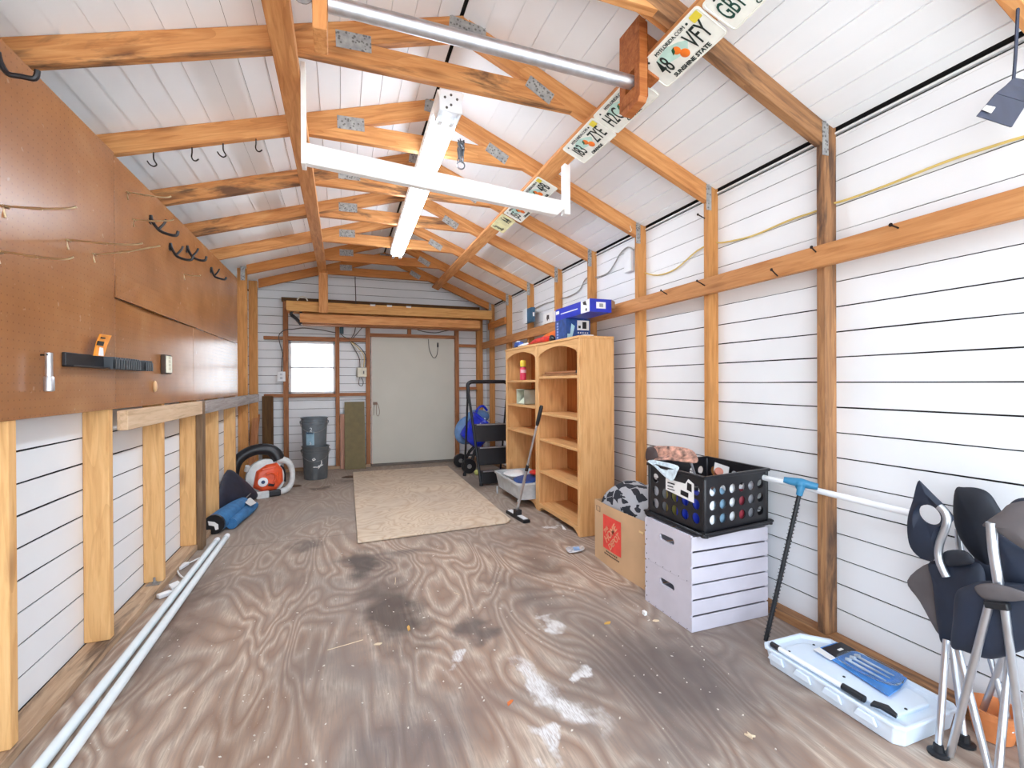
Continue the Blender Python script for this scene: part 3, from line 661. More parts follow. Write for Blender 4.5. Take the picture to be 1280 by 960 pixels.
def pegboard(y0, y1, z0, z1, label, cut=None):
    m = MB(); m.box((XP-.006, y0, z0), (XP, y1, z1)); return tag(m.build('pegboard', PEGG if 'glossy' in label else PEG, origin=(XP, 0, 0), bevel=.001), label, 'pegboard', 'pegboard sheets')
pegboard(YF, 2.446, .996, 2.083, 'brown pegboard sheet at the open end, holding the tool rack start')
pegboard(2.450, 4.93, 1.47, 2.075, 'brown pegboard sheet in the middle, upper strip behind the black hooks')
pegboard(2.450, 3.562, .995, 1.466, 'glossy brown pegboard panel behind the white outlet strip')
pegboard(3.566, 4.93, .99, 1.466, 'glossy brown pegboard panel at the corner end')
# bent strip of hardboard
m = MB(); XS = -.8965
top_ = [atx(x, y, XS) for x, y in ((146.7, 344.6), (172, 355), (199, 367.5), (225, 382), (248.5, 398))]
bot_ = [atx(x, y, XS) for x, y in ((145.6, 371.7), (163, 379), (180, 386), (212, 398), (247.5, 410.5))]
off = [.002, .012, .016, .012, .001]
fr_ = [[V((p.x+o_-.008, p.y, p.z)), V((q.x+o_-.008, q.y, q.z)), V((q.x+o_-.003, q.y, q.z)), V((p.x+o_-.003, p.y, p.z))] for p, q, o_ in zip(top_, bot_, off)]
m.rings(fr_); tag(m.build('hardboard_strip', PEG), 'bent strip of brown hardboard fixed slanting on the pegboard', 'strip')
# wire hooks
WIRE = plain('zinc_hook_wire', (198, 176, 140), .3, .9)
def peghook(b, tip, label, small=False):
    p = atx(b[0], b[1], XP); q = aty(tip[0], tip[1], p.y)
    m = MB(); L = q.x-p.x
    m.tube([p+V((.004, 0, -.028)), p+V((-.002, 0, .004)), p+V((L*.1, 0, .006)), p+V((L*.5, 0, (q.z-p.z)*.5-.004)), V((p.x+L*.86, p.y, q.z-.008)), q], .0032, 6, smooth_path=4)
    if not small: m.tube([p+V((.004, -.014, .004)), p+V((.004, .014, .004))], .003, 6); m.tube([p+V((L*.36, 0, (q.z-p.z)*.36-.002)), p+V((L*.52, 0, (q.z-p.z)*.52-.005))], .0045, 6)
    tag(m.build('pegboard_hook', WIRE), label, 'hook', 'wire pegboard hooks')
peghook((5, 260), (96, 258.5), 'long wire pegboard hook highest at the open end')
peghook((-3, 317), (92, 321.5), 'long wire pegboard hook low at the open end, base out of view')
peghook((84, 302), (178.5, 304), 'long wire pegboard hook, upper of the crossing pair')
peghook((117, 319), (200, 307.5), 'long wire pegboard hook, lower of the crossing pair above the hardboard strip')
peghook((159, 242), (214, 245.5), 'long wire pegboard hook closest under the roof edge')
peghook((166.5, 276), (217, 274.5), 'long wire pegboard hook just above a black curved hook')
peghook((230, 344), (251, 343.5), 'short wire pegboard hook low between the black hooks', True)
def blackhook(b, low, tip, label, br=True):
    p = atx(b[0], b[1], XP); q = aty(tip[0], tip[1], p.y); l = aty(low[0], low[1], p.y)
    m = MB(); m.tube([p+V((.006, 0, .03)), p+V((.012, 0, 0)), (p+l)/2+V((0, 0, -.012)), l, (l+q)/2+V((.012, 0, -.012)), q], .0075, 8, smooth_path=5)
    mid = (p+l)/2
    if br: m.tube([mid+V((0, 0, -.004)), mid+V((.02, 0, .022)), mid+V((.03, 0, .045))], .006, 6, smooth_path=3)
    m.box((p.x-.002, p.y-.012, p.z-.012), (p.x+.005, p.y+.012, p.z+.014))
    tag(m.build('utility_hook', BLACK), label, 'hook', 'black curved hooks on the pegboard')
blackhook((-6, 78), (26, 95.5), (47, 88), 'big black curved hook at the top of the pegboard by the open end', False)
blackhook((187, 276.5), (211, 293), (222.7, 289), 'black curved hook under a wire hook, first of the far group')
blackhook((211.7, 310.5), (230, 324), (241.5, 319.6), 'black curved hook, first of the touching pair')
blackhook((233, 313), (249, 325), (258, 320.6), 'black curved hook, second of the touching pair')
blackhook((263, 339), (274, 348), (283, 346.5), 'black curved hook closest to the corner')
# tool rack
t = thing('tool_rack', 'black plastic tool rack rail with clip slots on the pegboard', 'tool rack', (XP, 2.4, 1.1))
a, b = atx(77, 449, XP), atx(176, 455.5, XP); h = .05
m = MB(); m.box((XP, a.y, a.z-h*.5), (XP+.012, b.y, a.z+h*.5)); m.box((XP, a.y, a.z-h*.5), (XP+.034, a.y+.3, a.z-h*.5+.006)); m.build('rail', BLACK, t, bevel=.002)
n_ = 17; RIBM = plain('charcoal_clip', (74, 78, 82), .4)
for i in range(n_):
    yy = a.y+.27+(b.y-a.y-.29)*i/(n_-1)
    if i in (11, 12): continue
    m = MB(); m.box((XP+.011, yy, a.z-h*.5), (XP+.05, yy+.008, a.z+h*.46)); m.box((XP+.042, yy, a.z-h*.5), (XP+.05, yy+.02, a.z+h*.3)); m.build('clip', RIBM, t, bevel=.002)
t = thing('blade_pack', 'orange blade card pack standing on the black tool rack', 'package', (XP, 2.36, 1.2))
A = [atx(x, y, XP+.03) for x, y in ((117.5, 444.5), (121, 428), (125.5, 417.5), (138.5, 419.5), (133, 432), (129, 445.5))]
m = MB(); m.sheet(A, .006); m.build('card', plain('orange_card', (240, 152, 48), .45), t)
for pts, mt, nm in ((((122.5, 426), (130, 427.3), (128.5, 432.5), (121, 431.3)), BLACK, 'label_block'), (((126.5, 421.2), (131.5, 421.9), (131, 423.6), (126, 423)), BLACK, 'hang_slot'), (((125, 434), (128.5, 435), (129, 445), (123.5, 444.5)), WPLAS, 'blade')):
    m = MB(); m.sheet([atx(x, y, XP+.035) for x, y in pts], .003); m.build(nm, mt, t)
t = thing('socket_wrench', 'chrome socket extension bar hanging on the pegboard beside the tool rack', 'tool', (XP, 2.05, 1.1))
a, b = atx(61, 441, XP+.03), atx(61, 489.5, XP+.03); b.y = a.y
m = MB(); m.tube([a, b+V((0, 0, .045))], .0095, 12); m.build('bar', STEEL, t)
m = MB(); m.lathe([(.0095, 0), (.0135, .003), (.0135, .045), (.011, .048)], b, (0, 0, 1), 14); m.build('socket', STEEL, t)
m = MB(); m.tube([V((XP, a.y+.02, a.z-.006)), V((XP+.03, a.y+.02, a.z-.006)), V((XP+.03, a.y-.01, a.z-.006))], .003, 6); m.build('peg', HOOKM, t)
t = thing('outlet_strip', 'white four-socket outlet plate on the glossy pegboard', 'outlet', (XP, 3.1, 1.2))
a, b = atx(200.5, 443, XP), atx(208.5, 470, XP)
m = MB(); m.box((XP, a.y, b.z+.01), (XP+.022, b.y, a.z)); m.build('box', plain('brown_outlet_box', (70, 52, 40), .5), t, bevel=.003)
m = MB(); m.box((XP+.02, a.y+.008, b.z+.016), (XP+.027, b.y-.004, a.z-.006)); m.build('plate', plain('ivory_plate', (236, 232, 210), .4), t, bevel=.003)
for k in range(4):
    zz = b.z+.03+(a.z-b.z-.05)*k/3.2
    m = MB(); m.box((XP+.0265, (a.y+b.y)/2-.014, zz), (XP+.029, (a.y+b.y)/2+.014, zz+.016)); m.build('socket', plain('socket_face', (206, 200, 176), .5), t)
m = MB(); p = atx(192, 483, XP); m.ball(p+V((.006, 0, 0)), (.01, .014, .03), 10, 8); tag(m.build('pull_knob', plain('brass_knob', (214, 176, 130), .35)), 'small brass-coloured plug on the glossy pegboard under the outlet plate', 'plug')
# ================================================================== RAIL WALL THINGS
XW = XR-.012
CABY = plain('yellow_cable', (216, 190, 110), .5); CABG = plain('grey_cable', (150, 150, 146), .5)
m = MB(); pts = [atx(x, y, XW) for x, y in ((1320, 162), (1280, 171), (1240, 183), (1180, 203), (1110, 231), (1060, 249), (1040, 255), (1020, 264), (985, 276), (940, 295), (905, 303), (893, 304), (872, 313), (845, 336), (822, 344), (806, 341))]
m.tube(pts, .0045, 6, smooth_path=4); tag(m.build('wall_cable', CABY), 'thin yellow cable sagging along the rail wall through the studs', 'cable')
m = MB(); m.tube([atx(x, y, XW) for x, y in ((792, 312), (785, 309), (776, 316), (768, 330), (760, 341), (748, 346), (738, 346), (731, 350), (724, 363), (710, 371), (697, 374), (690, 377), (680, 380), (668, 386), (664, 390))], .005, 6, smooth_path=4)
tag(m.build('wall_cable', CABG), 'grey cable along the rail wall from the white cover plate to the socket box', 'cable')
m = MB(); m.tube([atx(x, y, XW) for x, y in ((660, 388), (650, 390), (641, 391)) ], .004, 6); m.tube([atx(x, y, XW) for x, y in ((667, 402), (668, 408), (665, 416))], .004, 6, smooth_path=3)
tag(m.build('wall_cable', CABG), 'short cables entering the socket box on the rail wall', 'cable')
a, b = atx(783, 316, XW), atx(791.5, 342, XW)
m = MB(); m.box((XW-.02, b.y, b.z+.02), (XW+.006, a.y, a.z)); tag(m.build('cover_plate', WPLAS, bevel=.003), 'blank white cover plate beside a stud near the eave of the rail wall', 'cover plate')
t = thing('socket_box', 'blue socket box with white face screwed to the rail wall stud', 'socket box', atx(662, 402, 1.89))
a, b = atx(657.5, 388, 1.885), atx(667.5, 402, 1.885)
m = MB(); m.box((1.852, b.y-.01, b.z), (1.894, a.y-.02, a.z)); m.build('box', plain('blue_box', (52, 92, 120), .5), t, bevel=.003)
m = MB(); m.box((1.842, (a.y+b.y)/2, b.z-.004), (1.853, a.y-.01, a.z+.004)); m.build('face', WPLAS, t, bevel=.002)
m = MB(); m.box((1.868, b.y-.013, (a.z+b.z)/2-.02), (1.884, b.y-.009, (a.z+b.z)/2+.02)); m.build('socket', WPLAS, t)
t = thing('small_carton', 'small white carton with a dark logo standing on the wall rail', 'carton', atx(687, 403, 1.88))
a, b = atx(682, 391, 1.86), atx(693, 403, 1.86); zz = 1.6655
m = MB(); m.box((1.852, b.y+.02, zz), (1.935, a.y+.04, zz+.1)); m.build('box', WPAINT, t, bevel=.002)
m = MB(); cy_ = (a.y+b.y)/2+.03
m.sheet([V((1.8512, cy_+y, zz+.05+z)) for y, z in ((-.03, .025), (.02, .03), (.03, .0), (.01, -.03), (-.012, -.01), (-.03, -.02))], .001); m.build('logo', BLACK, t)
# nails
NAIL = plain('rusty_nail', (40, 28, 26), .5, .5)
for (x, y, dx, dy, lab) in ((872, 268, 9, 5, 'nail sticking out of the third stud above the cable'), (871, 351, 10, 6, 'nail on the rail top at the third stud'), (826, 363, 8, 5, 'nail on the rail between the third and fourth stud'),
                            (1014, 309, 6, 6, 'nail on the rail at the weathered stud'), (1113, 281, 10, 4, 'bent nail on the rail nearest the camping chairs'), (964, 337, 8, 8, 'nail head in the middle of the rail')):
    q = atx(x+dx, y+dy, 1.864); p = aty(x, y, q.y); m = MB(); m.tube([p, q], .003, 6); m.lathe([(.007, 0), (.007, .002)], p, (1, 0, 0), 8)
    tag(m.build('nail', NAIL), lab, 'nail', 'nails on the rail wall')
# hanging dark flap by the open end
t = thing('hanging_flap', 'dark navy folded flap with a pale label hanging from a cord', 'hanging flap', aty(1255, 130, .72))
Yh = .72; FLAPM = plain('navy_flap', (44, 50, 72), .55, var=.1)
def yv(x, y, d): return aty(x, y, Yh+d)
m = MB(); m.sheet([yv(1221, 145, 0), yv(1244, 117.5, .02), yv(1283, 129, .05), yv(1264, 159, .03)], .003); m.build('lower_leaf', FLAPM, t)
m = MB(); m.sheet([yv(1244.5, 117, .021), yv(1258, 106, .05), yv(1267, 97.5, .06), yv(1286, 101, .08), yv(1290, 112, .07), yv(1283, 128.5, .051)], .003); m.build('upper_leaf', FLAPM, t)
m = MB(); m.sheet([yv(1227.5, 137, -.001), yv(1232.5, 131.3, .003), yv(1244.5, 134, .006), yv(1239, 141.5, .002)], .001); m.build('label', plain('pale_label', (200, 196, 188), .5), t)
m = MB(); m.tube([yv(1267, 99, .06), yv(1269, 75, .05), yv(1270.5, 50, .04), yv(1272.5, 10, .03)], .004, 6); m.build('cord', FLAPM, t)

# ================================================================== END WALL THINGS
yw = YB-.012
t = thing('socket_box', 'white double socket box beside the window', 'socket box', aty(351, 477, yb-.03))
a, b = aty(346.5, 464.5, yb-.04), aty(356.8, 477, yb-.04)
m = MB(); m.box((a.x, yb-.05, b.z), (b.x, yb+.03, a.z)); m.build('box', WPLAS, t, bevel=.003)
for k in (.25, .62):
    m = MB(); z = b.z+(a.z-b.z)*k; m.box(((a.x+b.x)/2-.014, yb-.053, z), ((a.x+b.x)/2+.014, yb-.049, z+.025)); m.build('socket', plain('socket_grey', (196, 200, 206), .4), t)
m = MB(); m.tube([aty(x, y, yb-.045) for x, y in ((352, 464), (352.5, 450), (353.5, 442), (350, 430), (348.6, 420), (352, 415), (358, 412), (366, 411.5), (378, 410), (390, 411), (402, 412.5), (412, 414.5), (420, 416))], .0055, 6, smooth_path=5)
tag(m.build('wall_cable', CORD), 'dark cable rising from the white socket box over the window', 'cable')
t = thing('fuse_box', 'cream fuse box between the window and door', 'fuse box', aty(453, 471, yb-.03))
a, b = aty(446.8, 459.5, yb-.04), aty(458.3, 471, yb-.04)
CRM = plain('cream_box', (226, 220, 198), .45)
m = MB(); m.box((a.x, yb-.055, b.z), (b.x, yb+.02, a.z)); m.build('box', CRM, t, bevel=.003)
m = MB(); m.box((b.x-.045, yb-.064, (a.z+b.z)/2-.022), (b.x-.03, yb-.054, (a.z+b.z)/2+.016)); m.build('switch', plain('switch_grey', (96, 90, 84), .5), t)
m = MB(); m.box((a.x-.012, yb-.03, b.z-.004), (a.x+.01, yb+.02, a.z+.004)); m.build('hinge_edge', plain('box_edge', (150, 142, 126), .5), t)
for i, (pts, mt, lab) in enumerate(((((437, 426), (444, 438), (449, 448), (450, 459)), CORD, 'dark cable dropping to the fuse box, outermost toward the window'), (((438, 427), (446, 437), (451.5, 446), (451.5, 459)), CORDL, 'pale cable dropping to the fuse box'),
                                   (((438.5, 427), (448, 435), (455, 445), (454.5, 459)), CABY, 'yellowish cable dropping to the fuse box'), (((439, 427), (450, 434), (457.5, 446), (457, 459)), CORD, 'dark cable dropping to the fuse box, outermost toward the door'))):
    m = MB(); m.tube([aty(x, y, yb-.045-.006*i) for x, y in pts], .0055, 6, smooth_path=5); tag(m.build('wall_cable', mt), lab, 'cable', 'cables above the fuse box')
m = MB(); m.tube([aty(x, y, yb-.04) for x, y in ((449.5, 471.5), (448.5, 479), (450, 482), (453, 482), (454, 477), (451.5, 471.8))], .005, 6, smooth_path=5); tag(m.build('cable_loop', CORD), 'small dark cable loop under the fuse box', 'cable')
t = thing('junction_box', 'teal junction box under the lumber stack', 'junction box', aty(427, 417, yb))
a, b = aty(424.5, 407.5, yb-.03), aty(429.5, 417, yb-.03); m = MB(); m.box((a.x, yb-.05, b.z), (b.x, yb+.02, a.z)); m.build('box', plain('teal_box', (52, 88, 100), .5), t, bevel=.003)
for i, (pts, lab) in enumerate(((((426, 417), (430, 421), (437, 424)), 'cable from the teal box to the crosspiece'), (((444.5, 408), (443, 416), (439, 423)), 'cable dropping from the stack beside the teal box'), (((454, 408), (448, 415), (441, 423)), 'slanting cable nearest the door stud'))):
    m = MB(); m.tube([aty(x, y, yb-.045-.005*i) for x, y in pts], .005, 6, smooth_path=5); tag(m.build('wall_cable', CORD), lab, 'cable', 'cables by the teal box')
m = MB(); m.tube([aty(x, y, yw-.008) for x, y in ((522, 412.5), (532, 415), (545, 416), (555, 414), (567, 412))], .006, 6, smooth_path=5); tag(m.build('wall_cable', CORD), 'dark cable sagging above the door header', 'cable')
# olive panel and pink strip
p0, p1, p2 = aty(430.5, 502.5, yb-.06), aty(455.5, 501.5, yb-.06), 0
t = MB(); t.hexa([(p0.x, yb-.13, .001), (p1.x+.01, yb-.13, .001), (p1.x+.01, yb-.115, .001), (p0.x, yb-.115, .001), (p0.x, yb-.06, p0.z), (p1.x, yb-.06, p0.z), (p1.x, yb-.045, p0.z), (p0.x, yb-.045, p0.z)])
tag(t.build('hardboard_sheet', plain('olive_board', (118, 104, 64), .6, var=.05), bevel=.0015), 'olive brown board leaning on the end wall beside the door', 'board')
p0, p1 = aty(425, 517.5, yb-.05), aty(431, 517.5, yb-.05)
tag(board('wood_strip', ((p0.x+p1.x)/2, yb-.06, 0.001), ((p0.x+p1.x)/2, yb-.052, p0.z), .018, p1.x-p0.x, wood('pinkish_strip', (206, 164, 142), (186, 140, 118), (150, 106, 86)), None, (1, 0, 0)), 'pinkish wood strip standing beside the olive board', 'strip')

# ================================================================== BUCKETS
BUCK = plain('grey_bucket_plastic', (104, 112, 118), .38, var=.05); BUCKD = plain('worn_grey_bucket', (92, 96, 98), .45, var=.06)
c = V((-.292, 5.895, 0))
def bucket(z0, mat, label, k=1.0, dx=0):
    o = c+V((dx, 0, z0)); t = thing('bucket', label, 'bucket', o, 'stacked grey buckets')
    m = MB(); m.lathe([(.122*k, .0), (.126*k, .004), (.141*k, .30), (.147*k, .302), (.147*k, .312), (.142*k, .314), (.143*k, .335), (.149*k, .337), (.149*k, .347), (.143*k, .348), (.144*k, .366), (.152*k, .368), (.153*k, .376), (.149*k, .38), (.141*k, .376), (.137*k, .34), (.12*k, .02)], o, (0, 0, 1), 36, True, True); m.build('body', mat, t)
    m = MB()
    for s_ in (-1, 1): m.lathe([(.016, 0), (.016, .012), (.007, .014)], o+V((s_*.146*k, 0, .325)), (s_, 0, 0), 10)
    m.build('handle_ear', mat, t)
    m = MB(); m.tube([o+V((.152*k*math.cos(a_), -.152*k*math.sin(a_)-.004, .325-.11*math.sin(a_))) for a_ in [math.pi*i/14 for i in range(15)]], .0028, 6); m.build('wire_handle', GALV, t)
    return t
b1 = bucket(0, BUCKD, 'lower grey bucket on the floor, scuffed with white paint')
b2 = bucket(.33, BUCK, 'upper grey bucket nested in the lower one, with a pale blue label', .98, -.012)
def wrap(o, r0, r1, z0, z1, a0, a1, mat, name, parent, n=8):
    m = MB()
    m.rings([[o+V((r*math.cos(a), r*math.sin(a), z)) for (r, z) in ((r0+.0008, z0), (r1+.0008, z1), (r1-.001, z1), (r0-.001, z0))] for a in [R_(a0+(a1-a0)*i/n) for i in range(n+1)]]); return m.build(name, mat, parent)
o2 = c+V((-.012, 0, .33)); LBL = plain('pale_blue_label', (150, 184, 202), .5)
wrap(o2, .1275, .134, .07, .245, 232, 272, LBL, 'label', b2)
wrap(o2, .131, .134, .185, .215, 234, 268, plain('label_band', (62, 92, 118), .5), 'label_band', b2)
text('label_mark', '2', .06, WPLAS, o2+V((-.03, -.136, .30-.055)), (1, 0, 0), (0, 0, 1), b2)
text('label_mark', '5', .04, WPLAS, o2+V((-.035, -.131, .092)), (1, 0, 0), (0, 0, 1), b2)
m = MB(); m.tube([c+V((.137*math.cos(R_(a)), .137*math.sin(R_(a)), z)) for a, z in ((258, .235), (262, .248), (268, .25), (271, .235), (264, .228), (259, .232))], .006, 6)
m.tube([c+V((.1365*math.cos(R_(a)), .1365*math.sin(R_(a)), z)) for a, z in ((262, .15), (272, .15), (281, .147), (288, .165), (296, .16), (306, .17))], .0055, 6)
m.tube([c+V((.137*math.cos(R_(a)), .137*math.sin(R_(a)), z)) for a, z in ((288, .165), (285, .13), (292, .155), (300, .19), (298, .225))], .0055, 6); m.build('paint_smear', WPAINT, b1)

# plywood sheet on the floor ------------------------------------------
def ply_mat():
    s = NT('pale_plywood_sheet'); co = s.coord((1, .8, 1), False); n = s.noise(co, 1.7, 2.5, .5, 1.4)
    tri = s.math('ABSOLUTE', s.math('SUBTRACT', s.math('FRACT', s.math('MULTIPLY', n, 15)), .5))
    c = s.ramp(tri, [(0, (198, 172, 144)), (.2, (210, 190, 164)), (.5, (218, 200, 176))])
    g = s.noise(s.coord((1, 1, 1), False), 1.4, 4, .6); c = s.mix(s.math('MULTIPLY', s.ramp(g, [(.4, (0, 0, 0, 1)), (.75, (1, 1, 1, 1))]), .5), c, (178, 160, 146))
    k = s.ramp(s.noise(s.coord((1, 1.6, 1), False, (2, 1, 0)), 11, 2, .4), [(.74, (0, 0, 0, 1)), (.78, (1, 1, 1, 1))]); c = s.mix(s.math('MULTIPLY', k, .7), c, (110, 82, 62))
    s.out(c, .6, 0, .3); return s.m
m = MB(); q = [V((.094, 3.37, .004)), V((1.2, 3.44, .004)), V((1.252, 3.50, .004)), V((1.29, 6.05, .004)), V((.118, 6.035, .004))]
m.prism(q, (0, 0, .014)); tag(m.build('plywood_sheet', ply_mat(), bevel=.003), 'pale plywood sheet lying on the floor in front of the door', 'plywood sheet')

# ================================================================== BOOKCASES
X0, X1 = 1.578, 1.862
def bookcase(y0, y1, ht, shelves, label):
    t = thing('bookcase', label, 'bookcase', ((X0+X1)/2, (y0+y1)/2, 0), 'arched pine bookcases')
    def bd(name, lo, hi, ax, mt=SHELFP):
        lo, hi = V(lo), V(hi); c_ = (lo+hi)/2
        if ax == 'z': return board(name, (c_.x, c_.y, lo.z), (c_.x, c_.y, hi.z), hi.x-lo.x, hi.y-lo.y, mt, t, (0, 1, 0))
        if ax == 'y': return board(name, (c_.x, lo.y, c_.z), (c_.x, hi.y, c_.z), hi.x-lo.x, hi.z-lo.z, mt, t, (0, 0, 1))
    bd('side_panel', (X0+.018, y0, 0), (X1, y0+.02, ht-.02), 'z'); bd('side_panel', (X0+.018, y1-.02, 0), (X1, y1, ht-.02), 'z')
    bd('top_board', (X0-.006, y0-.001, ht-.02), (X1, y1+.001, ht), 'y')
    bd('back_panel', (X1-.008, y0+.02, .05), (X1, y1-.02, ht-.02), 'z', wood('shaded_bookcase_back', (196, 132, 72), (180, 114, 58), (150, 88, 42), knots=.2))  # back panel wood darker and redder: shade inside the case put in the colour
    bd('stile', (X0, y0, 0), (X0+.018, y0+.036, ht-.02), 'z'); bd('stile', (X0, y1-.036, 0), (X0+.018, y1, ht-.02), 'z')
    a, b = y0+.036, y1-.036; mid = (a+b)/2; w = (b-a)/2
    arc_ = [V((X0, mid+w*u, ht-.02-.03-.055*u*u - (.0 if abs(u) < .96 else .012))) for u in [i/12 for i in range(-12, 13)]]
    polyboard('arched_rail', [V((X0, a, ht-.02))]+arc_+[V((X0, b, ht-.02))], (.018, 0, 0), (0, 1, 0), SHELFP, t, bevel=0)
    sk = [V((X0, a, .012)), V((X0, a+.03, .03))]+[V((X0, mid+w*u, .042)) for u in (-.8, -.5, 0, .5, .8)]+[V((X0, b-.03, .03)), V((X0, b, .012)), V((X0, b, .07)), V((X0, a, .07))]
    polyboard('skirt', sk, (.018, 0, 0), (0, 1, 0), SHELFP, t, bevel=0)
    bd('bottom_board', (X0+.018, y0+.02, .048), (X1-.008, y1-.02, .068), 'y')
    for z in shelves: bd('shelf', (X0+.004, y0+.037, z-.021), (X1-.008, y1-.037, z), 'y')
    return t
bookcase(2.955, 3.722, 1.432, [1.15, .846, .623, .352], 'arched pine bookcase with empty lower shelves beside the cardboard box')
bookcase(3.728, 4.545, 1.436, [1.122, .89, .645], 'arched pine bookcase holding a spray can, beside the step ladder')
# things on the shelves
t = thing('spray_can', 'pink spray can with yellow cap on the bookcase shelf', 'spray can', (1.64, 4.21, 1.122)); o = V((1.64, 4.21, 1.1225))
m = MB(); m.lathe([(.027, 0), (.031, .004), (.031, .115), (.026, .128)], o, (0, 0, 1), 20); m.build('can', plain('pink_can', (214, 62, 92), .35), t)
wrap(o, .0313, .0313, .07, .1, 200, 330, plain('can_band', (236, 186, 190), .4), 'label_band', t)
m = MB(); m.lathe([(.027, .126), (.029, .13), (.028, .185), (.024, .19)], o, (0, 0, 1), 20); m.build('cap', plain('yellow_cap', (236, 206, 64), .35), t)
m = MB(); m.lathe([(.028, .122), (.0285, .131)], o, (0, 0, 1), 20); m.build('neck', BLACK, t)
m = MB(); m.lathe([(.018, 0), (.02, .004), (.02, .03), (.014, .034)], (1.65, 3.84, 1.1225), (0, 0, 1), 16); tag(m.build('glass_jar', plain('grey_jar', (170, 172, 172), .2)), 'tiny grey jar on the shelf beside the pink spray can', 'jar')
t = thing('foil_box', 'open silver foil-lined box on the second shelf of the bookcase', 'box', (1.66, 4.24, .89)); ax_, ay0, ay1, az = 1.62, 4.13, 4.34, .8905
FOIL = plain('foil_paper', (198, 202, 184), .28, .3, var=.12, scale=9)
m = MB()
for lo, hi in (((ax_, ay0, az), (ax_+.12, ay0+.006, az+.145)), ((ax_, ay1-.006, az), (ax_+.12, ay1, az+.145)), ((ax_, ay0, az), (ax_+.12, ay1, az+.006)), ((ax_, ay0, az+.139), (ax_+.12, ay1, az+.145)), ((ax_+.114, ay0, az), (ax_+.12, ay1, az+.145))): m.box(lo, hi)
m.build('carton', FOIL, t)
m = MB(); m.sheet([V((ax_+.005, ay0+.02, az+.008)), V((ax_+.005, ay1-.03, az+.008)), V((ax_+.09, ay1-.05, az+.09)), V((ax_+.09, ay0+.03, az+.1))], .003); m.build('crumpled_liner', plain('pale_liner', (232, 238, 214), .3), t)
m = MB(); m.hexa([(1.60, 3.775, .646), (1.72, 3.775, .646), (1.72, 3.785, .646), (1.60, 3.785, .646), (1.61, 3.772, .80), (1.73, 3.772, .80), (1.73, 3.782, .80), (1.61, 3.782, .80)]); tag(m.build('leaflet', WPAINT), 'white leaflet standing on the third shelf against the bookcase side', 'leaflet')
for i, (y0, y1, z0, mt, lab) in enumerate(((3.02, 3.68, 1.1505, PINE_W, 'loose board lying on the top shelf of the empty bookcase, under another'), (3.1, 3.68, 1.169, PINE_R, 'loose board lying uppermost on the top shelf of the empty bookcase'))):
    tag(board('loose_board', (1.66+.02*i, y0, z0+.009), (1.66+.02*i, y1, z0+.009), .1, .017, mt, None, (0, 0, 1)), lab, 'board')
m = MB(); m.box((1.62, 3.005, 1.1685), (1.69, 3.095, 1.19)); tag(m.build('dark_block', BLACK, bevel=.002), 'small dark block beside the loose boards on the top shelf', 'block')
# cartons on top
BLU = plain('royal_blue_card', (36, 52, 176), .4, var=.06); BLU2 = plain('dark_blue_card', (38, 72, 134), .4, var=.15, scale=30)
zt = 1.4325
t = thing('lamp_carton', 'small blue and white printed carton on top of the bookcase, below the long carton', 'carton', (1.72, 3.33, zt))
ca, cb, cx, cxe, ch = 3.235, 3.43, 1.615, 1.825, .158
m = MB(); m.box((cx, ca, zt), (cxe, cb, zt+ch)); m.build('box', BLU2, t, bevel=.002)
m = MB(); m.box((cx+.095, ca-.001, zt+.07), (cxe-.012, ca, zt+ch-.012)); m.build('white_panel', WPAINT, t)
m = MB(); m.box((cx+.14, ca-.002, zt+.082), (cx+.175, ca-.001, zt+.135)); m.box((cx+.105, ca-.002, zt+.085), (cx+.125, ca-.001, zt+.105)); m.build('picture', BLACK, t)
m = MB(); m.sheet([V((cx+.03, ca-.001, zt+.01)), V((cx+.05, ca-.001, zt+.01)), V((cx+.075, ca-.001, zt+.1)), V((cx+.045, ca-.001, zt+.12))], .0008); m.box((cx+.01, ca-.0015, zt+.005), (cx+.04, ca-.0005, zt+.04)); m.build('product_picture', plain('pale_cyan_print', (170, 206, 216), .4), t)
m = MB()
for k in range(6): m.box((cx-.001, cb-.06, zt+.015+.022*k), (cx, cb-.03, zt+.03+.022*k))
m.build('side_print', plain('pale_print', (150, 170, 220), .4), t)
m = MB()
for k in range(5): m.box((cx+.1+.02*k, ca-.001, zt+.045), (cx+.11+.02*k, ca, zt+.055))
m.build('icon_row', WPAINT, t)
t = thing('long_carton', 'long royal blue carton lying across the small carton on the bookcase', 'carton', (1.7, 3.1, zt+ch))
z0 = zt+ch+.0005; la, lb, lx, lxe, lh = 2.88, 3.44, 1.622, 1.795, .092
m = MB(); m.box((lx, la, z0), (lxe, lb, z0+lh)); m.build('box', BLU, t, bevel=.002)
m = MB(); m.box((lx-.001, la+.004, z0+.002), (lx, la+.13, z0+lh-.002)); m.build('white_end_panel', WPAINT, t)
m = MB(); m.sheet([V((lx-.002, la+.04+y, z0+.05+z)) for y, z in ((0, 0), (.05, .01), (.06, .03), (.02, .034))], .0008); m.box((lx-.002, la+.04, z0+.012), (lx-.001, la+.06, z0+.03)); m.build('red_dark_mark', BLACK, t)
m = MB(); m.box((lx-.001, lb-.07, z0+.05), (lx, lb-.012, z0+.075)); m.box((lx-.001, la+.18, z0+.042), (lx, lb-.1, z0+.049)); m.build('white_stripe', WPAINT, t)
m = MB(); m.box((lx+.05, la-.001, z0+.025), (lx+.125, la, z0+.07)); m.build('shipping_label', WPAINT, t)
m = MB(); m.box((lx+.075, la-.002, z0+.035), (lx+.105, la-.001, z0+.06)); m.build('label_print', plain('grey_print', (150, 150, 150), .5), t)
